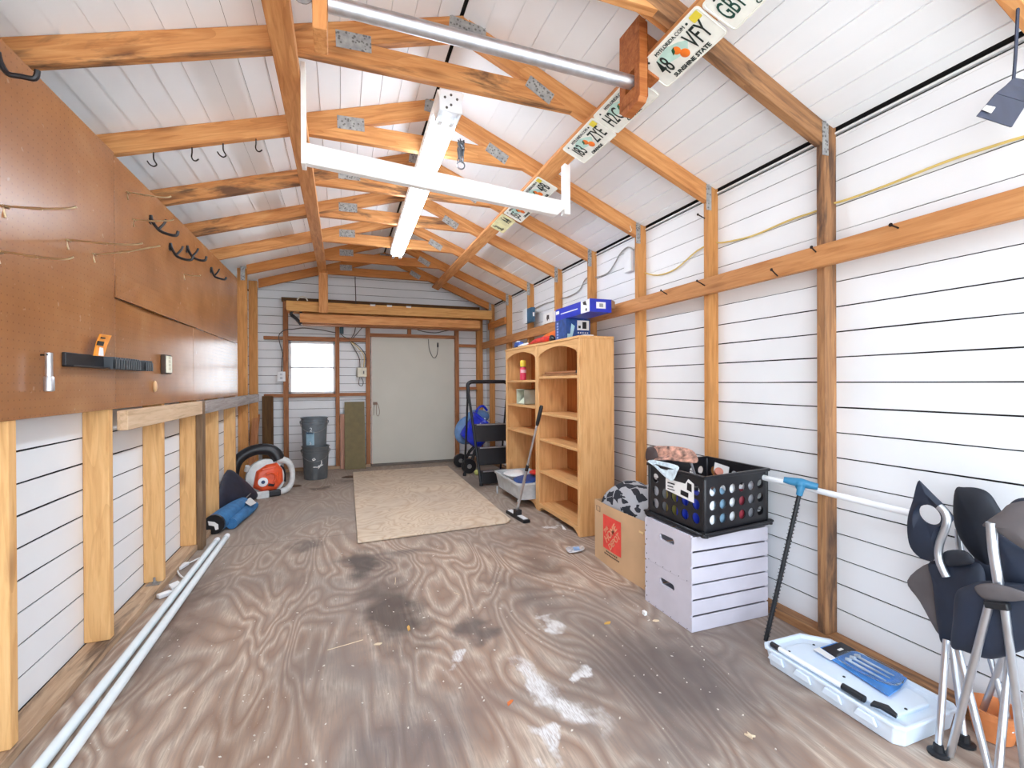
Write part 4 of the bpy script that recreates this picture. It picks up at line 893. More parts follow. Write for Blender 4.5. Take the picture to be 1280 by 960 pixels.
m = MB(); m.sheet([V((lxe, la, z0+.03)), V((lxe, la, z0+lh)), V((lxe+.04, la+.02, z0+lh-.01)), V((lxe+.04, la+.02, z0+.035))], .002); m.build('open_flap', plain('brown_flap', (150, 120, 92), .6), t)
RED = plain('red_plastic_pack', (206, 44, 34), .3, var=.15, scale=20); ORP = plain('orange_pack', (234, 120, 50), .35)
zt2 = 1.4365
m = MB(); m.pillow([V((1.62, 3.55, zt2+.05)), V((1.6, 3.8, zt2+.045)), V((1.62, 3.99, zt2+.02)), V((1.60, 4.0, zt2+.012)), V((1.61, 3.8, zt2+.006)), V((1.63, 3.55, zt2+.01))], .05); tag(m.build('plastic_pack', RED), 'glossy red plastic pack lying on top of the bookcases', 'pack')
m = MB(); m.pillow([V((1.70, 3.52, zt2+.10)), V((1.69, 3.8, zt2+.085)), V((1.69, 3.85, zt2+.03)), V((1.71, 3.6, zt2+.02)), V((1.72, 3.5, zt2+.03))], .05); tag(m.build('plastic_pack', ORP), 'orange pack behind the red one on top of the bookcases', 'pack')
m = MB(); m.pillow([V((1.62, 3.47, zt2+.04)), V((1.62, 3.53, zt2+.05)), V((1.62, 3.54, zt2+.002)), V((1.62, 3.46, zt2+.002))], .04); tag(m.build('dark_pouch', BLACK), 'small dark pouch between the red pack and the small carton', 'pouch')
m = MB(); m.pillow([V((1.61, 4.15, zt2+.05)), V((1.61, 4.33, zt2+.055)), V((1.62, 4.38, zt2+.02)), V((1.61, 4.3, zt2+.004)), V((1.61, 4.15, zt2+.004))], .05); tag(m.build('cloth_roll', plain('blue_cloth', (60, 88, 160), .7, var=.3, scale=30)), 'crumpled blue rag on the far end of the bookcases', 'rag')
m = MB(); m.pillow([V((1.61, 4.02, zt2+.03)), V((1.6, 4.2, zt2+.02)), V((1.6, 4.22, zt2+.003)), V((1.61, 4.02, zt2+.003))], .04); m.pillow([V((1.64, 4.3, zt2+.07)), V((1.64, 4.38, zt2+.075)), V((1.64, 4.39, zt2+.03)), V((1.64, 4.3, zt2+.03))], .03); tag(m.build('paper_wrap', WPAINT), 'white crumpled paper around the blue rag', 'paper')
m = MB(); m.box((1.64, 3.0, 1.4325), (1.72, 3.14, 1.444)); tag(m.build('paper_pad', WPAINT, bevel=.002), 'small white pad at the corner of the bookcase top under the long carton', 'pad')

# plastic bin in the bookcase foot
t = thing('plastic_bin', 'pale grey plastic bin full of blue packs at the foot of the bookcase', 'bin', (1.6, 4.1, .07))
y0, y1, x0, x1_ , z0 = 3.79, 4.47, 1.43, 1.80, .072
BIN = plain('cloudy_bin', (196, 200, 202), .35); m = MB()
def rr(x0, x1, y0, y1, r, z):
    return [V(((x0+x1)/2+a, (y0+y1)/2+b, z)) for a, b in rrect(x1-x0, y1-y0, r)]
m.rings([rr(x0+.025, x1_-.025, y0+.025, y1-.025, .04, z0), rr(x0, x1_, y0, y1, .05, z0+.135), rr(x0-.012, x1_+.0, y0-.012, y1+.012, .055, z0+.135), rr(x0-.012, x1_, y0-.012, y1+.012, .055, z0+.15), rr(x0+.006, x1_-.006, y0+.006, y1-.006, .05, z0+.15), rr(x0+.03, x1_-.03, y0+.03, y1-.03, .04, z0+.01)]); m.build('tub', BIN, t, smooth=True)
for i, (pts, mt, lab) in enumerate(((((1.48, 3.84, .2), (1.6, 3.83, .225), (1.7, 3.95, .235), (1.66, 4.12, .225), (1.5, 4.12, .2)), BLU2, 'dark blue pack in the plastic bin'), (((1.5, 4.18, .21), (1.62, 4.16, .22), (1.66, 4.35, .23), (1.5, 4.4, .205)), WPAINT, 'white pack in the plastic bin'), (((1.62, 3.88, .28), (1.70, 3.86, .30), (1.72, 4.02, .275), (1.62, 4.02, .27)), RED, 'red pack on top in the plastic bin'))):
    m = MB(); m.pillow([V(p) for p in pts], .05); tag(m.build('plastic_pack', mt), lab, 'pack', 'packs in the plastic bin')
m = MB(); m.lathe([(.008, 0), (.01, .07)], (1.445, 4.43, .0), (0, 0, 1), 8); m.lathe([(.008, 0), (.01, .07)], (1.445, 3.84, .0), (0, 0, 1), 8); m.build('foot', BIN, t)
# scrubber leaning on the bookcase
t = thing('floor_scrubber', 'floor scrubber with silver pole and black handle leaning on the bookcase', 'floor scrubber', (1.34, 3.55, 0))
pb = V((1.335, 3.58, .05)); pt = V((1.556, 3.31, .96)); pt = aty(677, 507, 3.34); dv = (pt-pb)
m = MB(); m.tube([pb, pb+dv*.42], .0115, 12); m.tube([pb+dv*.40, pb+dv*.86], .0095, 12); m.build('pole', ALU, t)
m = MB(); m.tube([pb+dv*.395, pb+dv*.45], .0135, 12); m.build('lock_collar', BLACKM, t)
m = MB(); m.tube([pb+dv*.82, pb+dv*.84, pb+dv*.98, pt], [.011, .015, .016, .011], 12); m.build('grip', BLACK, t)
X = V((.03, -.30, 0)).normalized(); Yv = V((X.y, -X.x, 0)); hc = V((1.335, 3.565, .0))
m = MB(); m.obb(hc+V((0, 0, .0135)), (X, Yv, (0, 0, 1)), (.165, .03, .013)); m.build('head', BLACK, t, bevel=.004)
m = MB(); m.obb(hc+X*.09+V((0, 0, .0285)), (X, Yv, (0, 0, 1)), (.055, .02, .003)); m.obb(hc-X*.1+V((0, 0, .0285)), (X, Yv, (0, 0, 1)), (.05, .02, .003)); m.build('white_insert', WPLAS, t, bevel=.001)
m = MB(); m.obb(hc+V((0, 0, .045)), (X, Yv, (0, 0, 1)), (.03, .026, .026)); m.build('swivel', BLACK, t, bevel=.006)

# ================================================================== STEP LADDER, BLUE CART
t = thing('step_ladder', 'black folding step ladder with three steps beside the far bookcase', 'step ladder', (1.6, 5.0, 0))
lx0, lx1 = 1.385, 1.80; yf, yt, zt_ = 4.80, 5.06, 1.10
f0, f1 = V((lx0, yf, .012)), V((lx0-.07, yt, 1.02)); g0, g1 = V((lx1+.02, yf, .012)), V((lx1-.02, yt, 1.02))
m = MB(); m.tube([f0, f0.lerp(f1, .5), f1], .0145, 10); m.build('front_leg', BLACKM, t); m = MB(); m.tube([g0, g0.lerp(g1, .5), g1], .0145, 10); m.build('front_leg', BLACKM, t)
for xx, xt in ((lx0-.03, lx0-.065), (lx1, lx1-.02)): m = MB(); m.tube([V((xx, 5.40, .012)), V((xt, 5.09, .97))], .012, 10); m.build('rear_leg', BLACKM, t)
m = MB(); m.tube([f1+V((0, 0, -.1)), f1, f1+V((.0, .005, .06)), f1+V((.03, .005, .085)), f1+V((.08, .005, .09)), g1+V((-.08, .005, .09)), g1+V((-.03, .005, .085)), g1+V((0, .005, .06)), g1, g1+V((0, 0, -.1))], .021, 12, smooth_path=4); m.build('top_handle', BLACK, t)
for k, z in enumerate((.155, .40, .645)):
    s_ = z/1.02; y = yf+(yt-yf)*s_; xa, xb = lx0+.016, lx1+.0
    xa = lx0-.07*s_+.016; yl = yf+(yt-yf)*(z-.19)/1.02
    m = MB(); m.hexa([(xa, yl+.0, max(.02, z-.19)), (xb, yl+.0, max(.02, z-.19)), (xb, yl+.03, max(.02, z-.19)), (xa, yl+.03, max(.02, z-.19)), (xa, y-.03, z), (xb, y-.03, z), (xb, y+.03, z), (xa, y+.03, z)]); m.build('step', BLACK, t, bevel=.004)
    m = MB(); m.box((xa+.02, y-.036, z-.012), (xb-.01, y-.028, z+.001)); m.build('step_edge', ALU, t, bevel=.002)
m = MB(); m.tube([V((lx0-.01, 5.34, .25)), V((lx1, 5.34, .25))], .01, 8); m.build('crossbar', BLACKM, t)
for x, y in ((lx0, yf), (lx1+.02, yf), (lx0-.03, 5.40), (lx1, 5.40)): m = MB(); m.lathe([(.02, 0), (.021, .006), (.018, .035)], (x, y, 0.0005), (0, 0, 1), 12); m.build('rubber_foot', BLACK, t)
t = thing('wheeled_cart', 'blue plastic cart with black wheels behind the step ladder', 'cart', (1.6, 5.8, 0))
BLS = plain('glossy_blue_shell', (28, 50, 196), .2, var=.12); LBL2 = plain('dusty_light_blue', (104, 142, 190), .5)
ca_ = V((.62, -.12, .78)).normalized()
m = MB(); m.lathe([(.09, 0), (.15, .02), (.165, .08), (.175, .32), (.195, .325), (.195, .355), (.18, .36), (.165, .33), (.10, .1)], (1.50, 5.78, .34), ca_, 28); m.build('shell', BLS, t)
m = MB(); m.ball((1.53, 5.90, .49), (.17, .07, .20), 20, 12, (V((.78, 0, -.62)), V((0, 1, 0)), V((.62, 0, .78)))); m.ball((1.66, 5.9, .66), (.16, .08, .09), 18, 10); m.build('liner', LBL2, t)
m = MB()
for k in range(3): m.tube([V((1.53+.05*k, 5.60-.006*k, .50+.055*k)), V((1.57+.05*k, 5.602-.006*k, .55+.055*k))], .009, 6)
m.build('vent', plain('white_marks', (210, 226, 250), .3), t)
m = MB(); m.tube([V((1.60, 5.8, .66)), V((1.63, 5.8, .76)), V((1.70, 5.8, .80)), V((1.76, 5.8, .74))], .015, 8, smooth_path=4); m.build('carry_handle', BLS, t)
m = MB(); m.tube([V((1.47, 5.85, .09)), V((1.52, 5.8, .22)), V((1.66, 5.8, .36))], .02, 8); m.tube([V((1.47, 5.55, .09)), V((1.55, 5.65, .25)), V((1.7, 5.75, .38))], .02, 8); m.tube([V((1.46, 5.5, .09)), V((1.46, 5.98, .09))], .012, 8); m.build('chassis', BLACKM, t)
for y in (5.52, 5.96):
    m = MB(); m.lathe([(.03, -.028), (.085, -.025), (.09, -.014), (.09, .014), (.085, .025), (.03, .028)], (1.44, y, .0905), (0, 1, 0), 24); w_ = m.build('wheel', BLACK, t)
    m = MB(); m.lathe([(.028, -.032), (.03, .032)], (1.44, y, .0905), (0, 1, 0), 14); m.build('hub', GALV, w_)
m = MB(); m.ball((1.50, 5.38, .034), .033, 16, 10); tag(m.build('tennis_ball', plain('tennis_felt', (206, 204, 120), .9)), 'dusty yellow tennis ball on the floor behind the step ladder', 'ball')
# ================================================================== FLOOR THINGS, PEGBOARD SIDE
TUBEM = plain('milky_tube', (228, 236, 238), .25, var=.015)
for i, (a, b, lab) in enumerate(((V((-.745, .9, 0)), atz(284, 670, .02), 'long white light tube on the floor, the one on the open floor'), (V((-.806, .9, 0)), atz(271.5, 675, .02), 'long white light tube on the floor, the one by the sill plate'))):
    a.z = b.z = .021; t = thing('light_tube', lab, 'light tube', a, 'light tubes on the floor')
    m = MB(); m.tube([a, b], .0175, 16); m.build('tube', TUBEM, t)
    d_ = (b-a).normalized(); m = MB(); m.tube([b-d_*.05, b+d_*.004], .0182, 16); m.build('end_cap', WPLAS, t)
m = MB(); c = [atz(x, y, .012) for x, y in ((250, 697), (240, 702), (231, 706), (224, 710), (222, 714), (226, 720), (233, 724))]
t = thing('tube_lead', 'white lead with inline plug lying between light tubes and sill plate', 'lead', c[2]); m.tube(c, .0045, 8, smooth_path=5); m.build('cable', WPLAS, t)
m = MB(); m.bar(atz(234, 704, .014), atz(223, 711, .014), .028, .02); m.build('plug', WPLAS, t, bevel=.005)
t = thing('tube_lead', 'white plug with short lead lying closest to the open end beside the light tubes', 'lead', atz(208, 743, .012))
m = MB(); m.bar(atz(214, 740, .014), atz(197, 746, .014), .034, .022); m.build('plug', WPLAS, t, bevel=.005)
m = MB(); m.tube([atz(x, y, .012) for x, y in ((213, 740), (220, 735), (226, 729))], .006, 8); m.sheet([atz(x, y, .02) for x, y in ((211, 732), (222, 727), (227, 730), (215, 737))], .012); m.build('cable', WPLAS, t)
for (x, y, lab) in ((193, 729, 'bright bolt in the sill plate at the third stud'),):
    p = atz(x, y, .04); m = MB(); m.lathe([(.012, 0), (.012, .008), (.006, .009), (.006, .03)], p, (0, 0, 1), 8); m.sheet([p+V(q) for q in ((-.03, -.03, 0), (.03, -.03, 0), (.03, .03, 0), (-.03, .03, 0))], .003); tag(m.build('anchor_bolt', GALV), lab, 'bolt')

# blower
t = thing('leaf_blower', 'orange and white leaf blower with a black tube loop, standing by the pegboard wall', 'leaf blower', (-.72, 5.1, 0))
oc = V((-.70, 5.12, .185)); ORB = plain('orange_engine_cover', (222, 84, 40), .35); WG = plain('pale_grey_housing', (208, 210, 208), .4)
nx = V((.30, -.95, .06)).normalized(); xx = V((.95, .30, 0)).normalized(); zz = nx.cross(xx)*-1
if zz.z < 0: zz = -zz
def bp(a, b, d=0): return oc+xx*a+zz*b+nx*d
m = MB(); m.lathe([(.05, -.09), (.165, -.08), (.18, -.04), (.175, 0), (.14, .02)], oc, nx, 32); m.build('fan_housing', WG, t)
m = MB()
pr = [(-.12, -.08), (-.05, -.125), (.08, -.12), (.14, -.05), (.135, .07), (.09, .135), (.0, .125), (-.09, .07)]
for k, d in ((1, 0), (1, .04), (.8, .075), (.45, .085)): pass
m.rings([[bp(a*k, b*k, d) for a, b in pr] for k, d in ((1.02, .0), (1, .05), (.84, .08), (.5, .088))], True, True); m.build('engine_cover', ORB, t, bevel=.008, seg=3)
m = MB(); m.tube([bp(.05*math.cos(a)+.02, .05*math.sin(a)-.0, .09) for a in [R_(-60+24*i) for i in range(9)]], .012, 8); m.tube([bp(-.05, .085, .075), bp(.07, .10, .075)], .012, 8); m.tube([bp(.08, -.06, .08), bp(.09, .05, .08)], .010, 8); m.build('starter_rib', ORB, t)
m = MB()
for k in range(3): m.tube([bp(.055+.02*k, -.07+.01*k, .082-.008*k), bp(.06+.02*k, .03, .083-.008*k)], .005, 6)
m.tube([bp(.0, -.06, .09), bp(.05, -.075, .087)], .012, 8); m.build('cooling_slot', BLACK, t)
m = MB(); m.lathe([(.042, 0), (.044, .012), (.036, .016)], bp(-.045, -.03, .085), nx, 20); bdg = m.build('badge', WPLAS, t)
m = MB(); m.lathe([(.017, 0), (.017, .004)], bp(-.045, -.03, .1005), nx, 14); m.build('badge_ring', plain('navy_print', (40, 56, 96), .4), t)
m = MB(); m.tube([bp(.09, .16, 0), bp(.15, .155, .0), bp(.205, .12, .0), bp(.235, .03, .0), bp(.225, -.08, .0), bp(.18, -.14, 0), bp(.12, -.155, 0)], [.03, .034, .03, .026, .026, .03, .03], 12, smooth_path=4); m.build('handle', WG, t)
m = MB(); m.tube([bp(.125, .1, .0), bp(.16, .05, .0), bp(.165, -.06, .0)], .012, 8, smooth_path=3); m.build('trigger', BLACK, t)
m = MB(); m.obb(bp(-.045, -.155, .03), (xx, nx, zz), (.055, .05, .035)); m.build('filter_box', WG, t, bevel=.008)
m = MB(); m.obb(bp(.04, -.155, .0), (xx, nx, zz), (.08, .06, .03)); m.build('base', BLACK, t, bevel=.012)
m = MB(); m.tube([bp(-.17, .08, 0), bp(-.16, .13, .02)], .022, 10); m.build('choke_knob', WG, t)
m = MB(); m.tube([bp(-.26, -.06, -.06), bp(-.27, .08, -.06), bp(-.22, .2, -.06), bp(-.10, .27, -.05), bp(.03, .265, -.04), (bp(.09, .22, -.03)), bp(.115, .155, -.02)], [.05, .05, .05, .052, .056, .06, .062], 16, smooth_path=5); m.build('tube_loop', BLACK, t)
m = MB(); m.tube([bp(-.26, -.05, -.06), bp(-.24, -.15, -.02), bp(-.17, -.2, .03)], [.05, .055, .05], 12, smooth_path=4); m.build('intake', BLACK, t)
t2 = thing('paper_label', 'white paper label lying tied beside the leaf blower', 'tag', atz(312, 628, .02))
m = MB(); m.sheet([atz(x, y, .10) for x, y in ((304, 627), (313, 622), (320.5, 628.5), (313, 632.5))], .002); m.build('card', WPAINT, t2)
m = MB(); m.tube([atz(x, y, .105) for x, y in ((309, 626), (300, 626), (292, 624), (286, 622))], .003, 6); m.tube([atz(x, y, .105) for x, y in ((306, 624), (312, 618), (316, 614))], .004, 6); m.build('tie_wire', GALV, t2)
# black bag and blue roll
BAG = plain('black_navy_bag', (34, 36, 52), .6, var=.15)
m = MB(); m.pillow([V((-.93, 4.62, .36)), V((-.86, 4.75, .27)), V((-.80, 4.95, .13)), V((-.76, 4.98, .03)), V((-.84, 4.7, .015)), V((-.93, 4.4, .02)), V((-.95, 4.4, .2))], .09); tag(m.build('collector_bag', BAG), 'black fabric collector bag slumped against the studs beside the blower', 'bag')
t = thing('rolled_bag', 'dusty blue rolled fabric bag on the floor behind the light tubes', 'rolled bag', (-.87, 4.4, 0)); RB = plain('dusty_blue_canvas', (58, 112, 160), .7, var=.1, bump=.3)
a0, a1 = atz(270, 664, .07), atz(300, 634, .07)
a0 = V((-.885, 3.97, .072)); a1 = V((-.81, 4.6, .07))
m = MB(); m.tube([a0, a0.lerp(a1, .3), a0.lerp(a1, .7), a1], [.07, .072, .066, .05], 18, smooth_path=3); m.build('roll', RB, t)
m = MB(); m.tube([V((-.79, 4.05, .043)), V((-.76, 4.3, .045)), V((-.735, 4.5, .045)), V((-.72, 4.6, .045))], [.04, .042, .042, .03], 14, smooth_path=3); m.build('side_roll', RB, t)
dd = (a0-a1).normalized(); m = MB(); m.tube([a0-dd*.012, a0+dd*.012], .071, 18); m.build('end_seam', BLACK, t)
m = MB(); m.sheet([a0+dd*.014+V((x, 0, z)) for x, z in ((-.035, .03), (.005, .02), (.03, .0), (.032, -.035), (.012, -.04), (.004, -.01), (-.03, .0))], .004); m.build('end_label', WPAINT, t)

# ================================================================== CARDBOARD BOX, CRATES
CARD = plain('brown_cardboard', (204, 168, 128), .7, var=.03, scale=6); REDL = plain('orange_red_print', (232, 74, 62), .6, var=.04); CARDT = plain('cardboard_coloured_lettering', (226, 160, 124), .7)
t = thing('cardboard_box', 'open cardboard moving box with a red square logo beside the bookcase', 'cardboard box', (1.69, 2.36, 0))
bx0, bx1, by0, by1, bh = 1.498, 1.872, 2.085, 2.608, .362
m = MB(); m.box((bx0, by0, .001), (bx1, by1, .006))
k = 10
def wav(y): return .006*math.sin((y-by0)*5)
fo = [V((bx0-.012*math.sin(math.pi*i/k), by0+(by1-by0)*i/k, 0)) for i in range(k+1)]
m.rings([[p+V((0, 0, .001)), p+V((.004, 0, .001)), p+V((.004, 0, bh-.02*(abs(2*i/k-1)**3)*0+.0)), p+V((0, 0, bh))] for i, p in enumerate(fo)])
m.box((bx0, by0, .001), (bx1, by0+.005, bh)); m.box((bx0, by1-.005, .001), (bx1, by1, bh)); m.box((bx1-.005, by0, .001), (bx1, by1, bh)); m.build('carton', CARD, t)
def fpt(u, z, d=.0012):      # on the printed face: u runs from the far edge toward the open end
    y = by1-u; i = (y-by0)/(by1-by0); return V((bx0-.012*math.sin(math.pi*i)-d, y, z))
def patch(pts, mat, name, d, n=6):
    m = MB(); out = []
    for i, p in enumerate(pts):
        q = pts[(i+1) % len(pts)]
        out += [(p[0]+(q[0]-p[0])*j/n, p[1]+(q[1]-p[1])*j/n) for j in range(n)]
    m.sheet([fpt(u, z, d) for u, z in out], .0008, (1, 0, 0)); return m.build(name, mat, t)
lc, lz_, ls = .215, .2, .1
patch([(lc-ls, lz_-ls), (lc+ls, lz_-ls), (lc+ls, lz_+ls), (lc-ls, lz_+ls)], REDL, 'logo_square', .0014)
Xt = V((0, -1, 1)).normalized(); Yt = V((0, 1, 1)).normalized()
for body, off_, sz in (('THE', .052, .03), ('HOME', .009, .06), ('DEPOT', -.044, .05)):
    text('logo_lettering', body, sz, CARDT, fpt(lc, lz_, .003)+Yt*off_-(Xt*.03 if body == 'THE' else V()), Xt, Yt, t, sx=.95 if body != 'THE' else 1.0, bold=.001)
for i, (w, z) in enumerate(((.13, .082), (.17, .066))):
    m = MB(); n_ = 7 if i == 0 else 10
    for j in range(n_):
        u = lc-w/2+w*j/n_; m.sheet([fpt(u, z), fpt(u+w/n_*.72, z), fpt(u+w/n_*.72, z+.008), fpt(u, z+.008)], .0008)
    m.build('small_print', plain('brown_print', (96, 78, 64), .7), t)
m = MB(); pl = [(.03, .30), (.075, .30), (.075, .33), (.03, .33)]
m.tube([fpt(u, z, .002) for u, z in pl], .0015, 4, closed=True); m.build('corner_mark', plain('brown_print2', (110, 92, 76), .7), t)
m = MB(); m.bar(fpt(.48, .30, .003), fpt(.515, .298, .003), .004, .009); m.build('tape_tab', plain('cream_tape', (236, 206, 150), .5), t)
def camo():
    s = NT('grey_black_camouflage_fabric'); co = s.coord((1, 1, 1), False); ds = s.new('ShaderNodeTexNoise'); ds.inputs['Scale'].default_value = 7; s.ln(co, ds.inputs['Vector'])
    a = s.new('ShaderNodeVectorMath', operation='MULTIPLY_ADD'); s.ln(ds.outputs['Color'], a.inputs[0]); a.inputs[1].default_value = (.06, .06, .06); s.ln(co, a.inputs[2])
    mp = s.new('ShaderNodeMapping'); mp.inputs['Scale'].default_value = (22, 15, 24); mp.inputs['Rotation'].default_value = (.5, .3, .6); s.ln(a.outputs[0], mp.inputs[0])
    v = s.new('ShaderNodeTexVoronoi', feature='F1', distance='CHEBYCHEV'); v.inputs['Scale'].default_value = 1; v.inputs['Randomness'].default_value = .9; s.ln(mp.outputs[0], v.inputs['Vector'])
    sp = s.new('ShaderNodeSeparateColor'); s.ln(v.outputs['Color'], sp.inputs[0])
    b = s.math('GREATER_THAN', sp.outputs[0], .5)
    w = s.math('LESS_THAN', v.outputs['Distance'], .5)
    s.out(s.mix(s.math('MULTIPLY', b, w), (172, 172, 176), (48, 50, 56)), .85, 0, .2); s.bump(s.noise(co, 14, 3), .5, .01); return s.m
CAMO = camo()
t = thing('camouflage_bag', 'grey and black camouflage fabric stuffed in the cardboard box', 'fabric bag', (1.68, 2.36, .25))
m = MB(); P_ = []
for i in range(9):
    tt = i/8; y = by0+.02+(by1-by0-.04)*tt; row = []
    for j in range(9):
        s_ = j/8; x = bx0+.006+(bx1-bx0-.02)*s_
        hgt = .30+.215*math.sin(math.pi*(.10+.72*tt))*math.sin(math.pi*(.2+.7*s_))*(.75+.4*tt) + .012*math.sin(9*x+14*y)+.008*math.sin(31*y)
        row.append(V((x, y, hgt)))
    P_.append(row)
vv = [[m.v(p) for p in r] for r in P_]
m.sm = True
for i in range(8):
    for j in range(8): m.f([vv[i][j], vv[i+1][j], vv[i+1][j+1], vv[i][j+1]])
bb = [[m.v(V((p.x, p.y, .05))) for p in r] for r in P_]
bd = [(i, 0) for i in range(9)]+[(8, j) for j in range(1, 9)]+[(i, 8) for i in range(7, -1, -1)]+[(0, j) for j in range(7, 0, -1)]
for (i, j), (k_, l_) in zip(bd, bd[1:]+bd[:1]): m.f([vv[i][j], vv[k_][l_], bb[k_][l_], bb[i][j]])
m.f([bb[i][j] for i, j in bd])
o = m.build('body', CAMO, t); sb = o.modifiers.new('sub', 'SUBSURF'); sb.levels = sb.render_levels = 2
m = MB(); m.pillow([V((1.56, 2.56, .33)), V((1.70, 2.52, .43)), V((1.82, 2.42, .455)), V((1.86, 2.24, .42)), V((1.80, 2.18, .37)), V((1.68, 2.3, .39)), V((1.58, 2.42, .34))], .08, .02); m.build('folded_flap', CAMO, t)

CR = plain('lilac_grey_crate_paint', (206, 201, 210), .6, var=.025, scale=8); CRG = plain('crate_inside', (150, 146, 152), .7)
cx0, cx1, cy0, cy1, chh = 1.432, 1.872, 1.657, 1.993, .2105
def slot_panel(x, y0, y1, z0, z1, th, sw, sh, cz, mat, name, parent):
    m = MB(); yc = (y0+y1)/2; inner = [(yc+a, cz+b) for a, b in rrect(sw, sh, sh*.49, 6)]
    n = len(inner); outer = []
    for a, b in inner:
        dx, dz = a-yc, b-cz; s_ = min(((y1-y0)/2)/abs(dx) if abs(dx) > 1e-9 else 9e9, ((z1-cz) if dz > 0 else (cz-z0))/abs(dz) if abs(dz) > 1e-9 else 9e9); outer.append((yc+dx*s_, cz+dz*s_))
    # snap the four corners
    for c_ in ((y0, z0), (y0, z1), (y1, z0), (y1, z1)):
        k_ = min(range(n), key=lambda i: (outer[i][0]-c_[0])**2+(outer[i][1]-c_[1])**2); outer[k_] = c_
    L = [[V((x, a, b)) for a, b in outer], [V((x, a, b)) for a, b in inner], [V((x+th, a, b)) for a, b in inner], [V((x+th, a, b)) for a, b in outer]]
    m.rings(L, closed=True); return m.build(name, mat, parent)
def crate(z, label):
    t = thing('wooden_crate', label, 'crate', ((cx0+cx1)/2, (cy0+cy1)/2, z), 'lilac grey slatted crates')
    for x in (cx0, cx1-.011): slot_panel(x, cy0+.007, cy1-.007, z, z+chh, .011, .105, .03, z+chh*.70, CR, 'end_panel', t)
    for y in (cy0, cy1-.0068):
        for k in range(3):
            m = MB(); z0 = z+.001+k*(chh-.002)/3; m.box((cx0-.001, y, z0+(.004 if k else 0)), (cx1+.001, y+.0068, z0+(chh-.002)/3-.004)); m.build('slat', CR, t, bevel=.0012)
    m = MB(); m.box((cx0+.011, cy0+.007, z+.004), (cx1-.011, cy1-.007, z+.012)); m.build('bottom', CRG, t)
    m = MB()
    for k in range(6): y_ = cy0+.03+k*(cy1-cy0-.06)/5; m.tube([V((cx0-.0012, y_, z+.006)), V((cx0+.002, y_, z+.006))], .0022, 6)
    for k in range(3): m.tube([V((cx0-.0015, cy1-.014, z+.03+.07*k)), V((cx0+.002, cy1-.014, z+.03+.07*k))], .003, 6)
    m.build('staple', BLACK, t); return t
crate(.001, 'lower lilac grey slatted wooden crate standing on the floor'); crate(.2125, 'upper lilac grey slatted wooden crate under the black milk crate')
# black milk crate
zc = .4245
t = thing('crate_lid', 'black plastic lid lying under the black milk crate', 'lid', (1.68, 1.82, zc))
A = V((1.472, 1.622, zc)); UB = V((.418, .052, 0)); UA = V((-.004, .388, 0)); ub, ua = UB.normalized(), UA.normalized()
m = MB(); e_ = .016; q = [A-ub*e_-ua*e_, A+UB+ub*e_-ua*e_, A+UB+UA+ub*e_+ua*e_, A+UA-ub*e_+ua*e_]
m.prism([p+V((0, 0, .001)) for p in q], (0, 0, .014)); m.build('plate', BLACK, t, bevel=.004)
m = MB()
for p, d1, d2 in ((A, -ub, -ua), (A+UB, ub, -ua), (A+UA, -ub, ua), (A+UB+UA, ub, ua)): m.lathe([(.016, 0), (.016, .022)], p+d1*.004+d2*.004+V((0, 0, .002)), (0, 0, 1), 12)
m.tube([p+V((0, 0, .018)) for p in q], .006, 6, closed=True); m.build('rim', BLACK, t)
BLK = plain('glossy_black_crate', (30, 30, 34), .32, var=.08)
t = thing('milk_crate', 'black plastic milk crate with round holes, on the upper slatted crate', 'milk crate', (1.68, 1.82, zc+.02)); z0 = zc+.0205; H_ = .245; TH_ = .005
def hole_panel(o, U, n, nx_, nz_, z0, z1, r, name, skip=(), margin=.02):
    L = U.length; u = U.normalized(); m = MB(); cw = (L-2*margin)/nx_; chz = (z1-z0)/nz_
    for s_ in (0, 1):
        a = 0 if s_ == 0 else L-margin
        m.hexa([o+u*a+V((0, 0, z0)), o+u*(a+margin)+V((0, 0, z0)), o+u*(a+margin)+V((0, 0, z0))+n*TH_, o+u*a+V((0, 0, z0))+n*TH_, o+u*a+V((0, 0, z1)), o+u*(a+margin)+V((0, 0, z1)), o+u*(a+margin)+V((0, 0, z1))+n*TH_, o+u*a+V((0, 0, z1))+n*TH_])
    N = 16
    for i in range(nx_):
        for j in range(nz_):
            c_ = o+u*(margin+cw*(i+.5))+V((0, 0, z0+chz*(j+.5)))
            out = []; inn = []
            for k in range(N):
                a = 2*math.pi*(k+.5)/N; ca, sa = math.cos(a), math.sin(a); sc = min(cw/2/abs(ca), chz/2/abs(sa)); 
                out.append((ca*sc, sa*sc)); inn.append((ca*r, sa*r))
            for sx_, sz_ in ((1, 1), (1, -1), (-1, 1), (-1, -1)):
                kk = min(range(N), key=lambda k: (out[k][0]-sx_*cw/2)**2+(out[k][1]-sz_*chz/2)**2); out[kk] = (sx_*cw/2, sz_*chz/2)
            if (i, j) in skip: inn = [(a*.02, b*.02) for a, b in inn]
            P = lambda q, d: c_+u*q[0]+V((0, 0, q[1]))+n*d
            m.rings([[P(q, 0) for q in out], [P(q, 0) for q in inn], [P(q, TH_) for q in inn], [P(q, TH_) for q in out]], closed=True)
    return m.build(name, BLK, t)
nA, nB = V((1, 0, 0)), V((0, 1, 0))
zb_, zt_ = z0+.018, z0+.205
A0_ = A.copy(); A = V((A.x, A.y, 0))
hole_panel(A, UA, ub, 5, 3, zb_, zt_, .024, 'side_panel', skip=((1, 2), (2, 2), (3, 2)))
hole_panel(A+UB-ub*TH_, UA, ub, 5, 3, zb_, zt_, .024, 'side_panel')
hole_panel(A, UB, ua, 6, 3, zb_, zt_, .0215, 'side_panel'); hole_panel(A+UA-ua*TH_, UB, ua, 6, 3, zb_, zt_, .0215, 'side_panel', skip=((2, 2), (3, 2)))
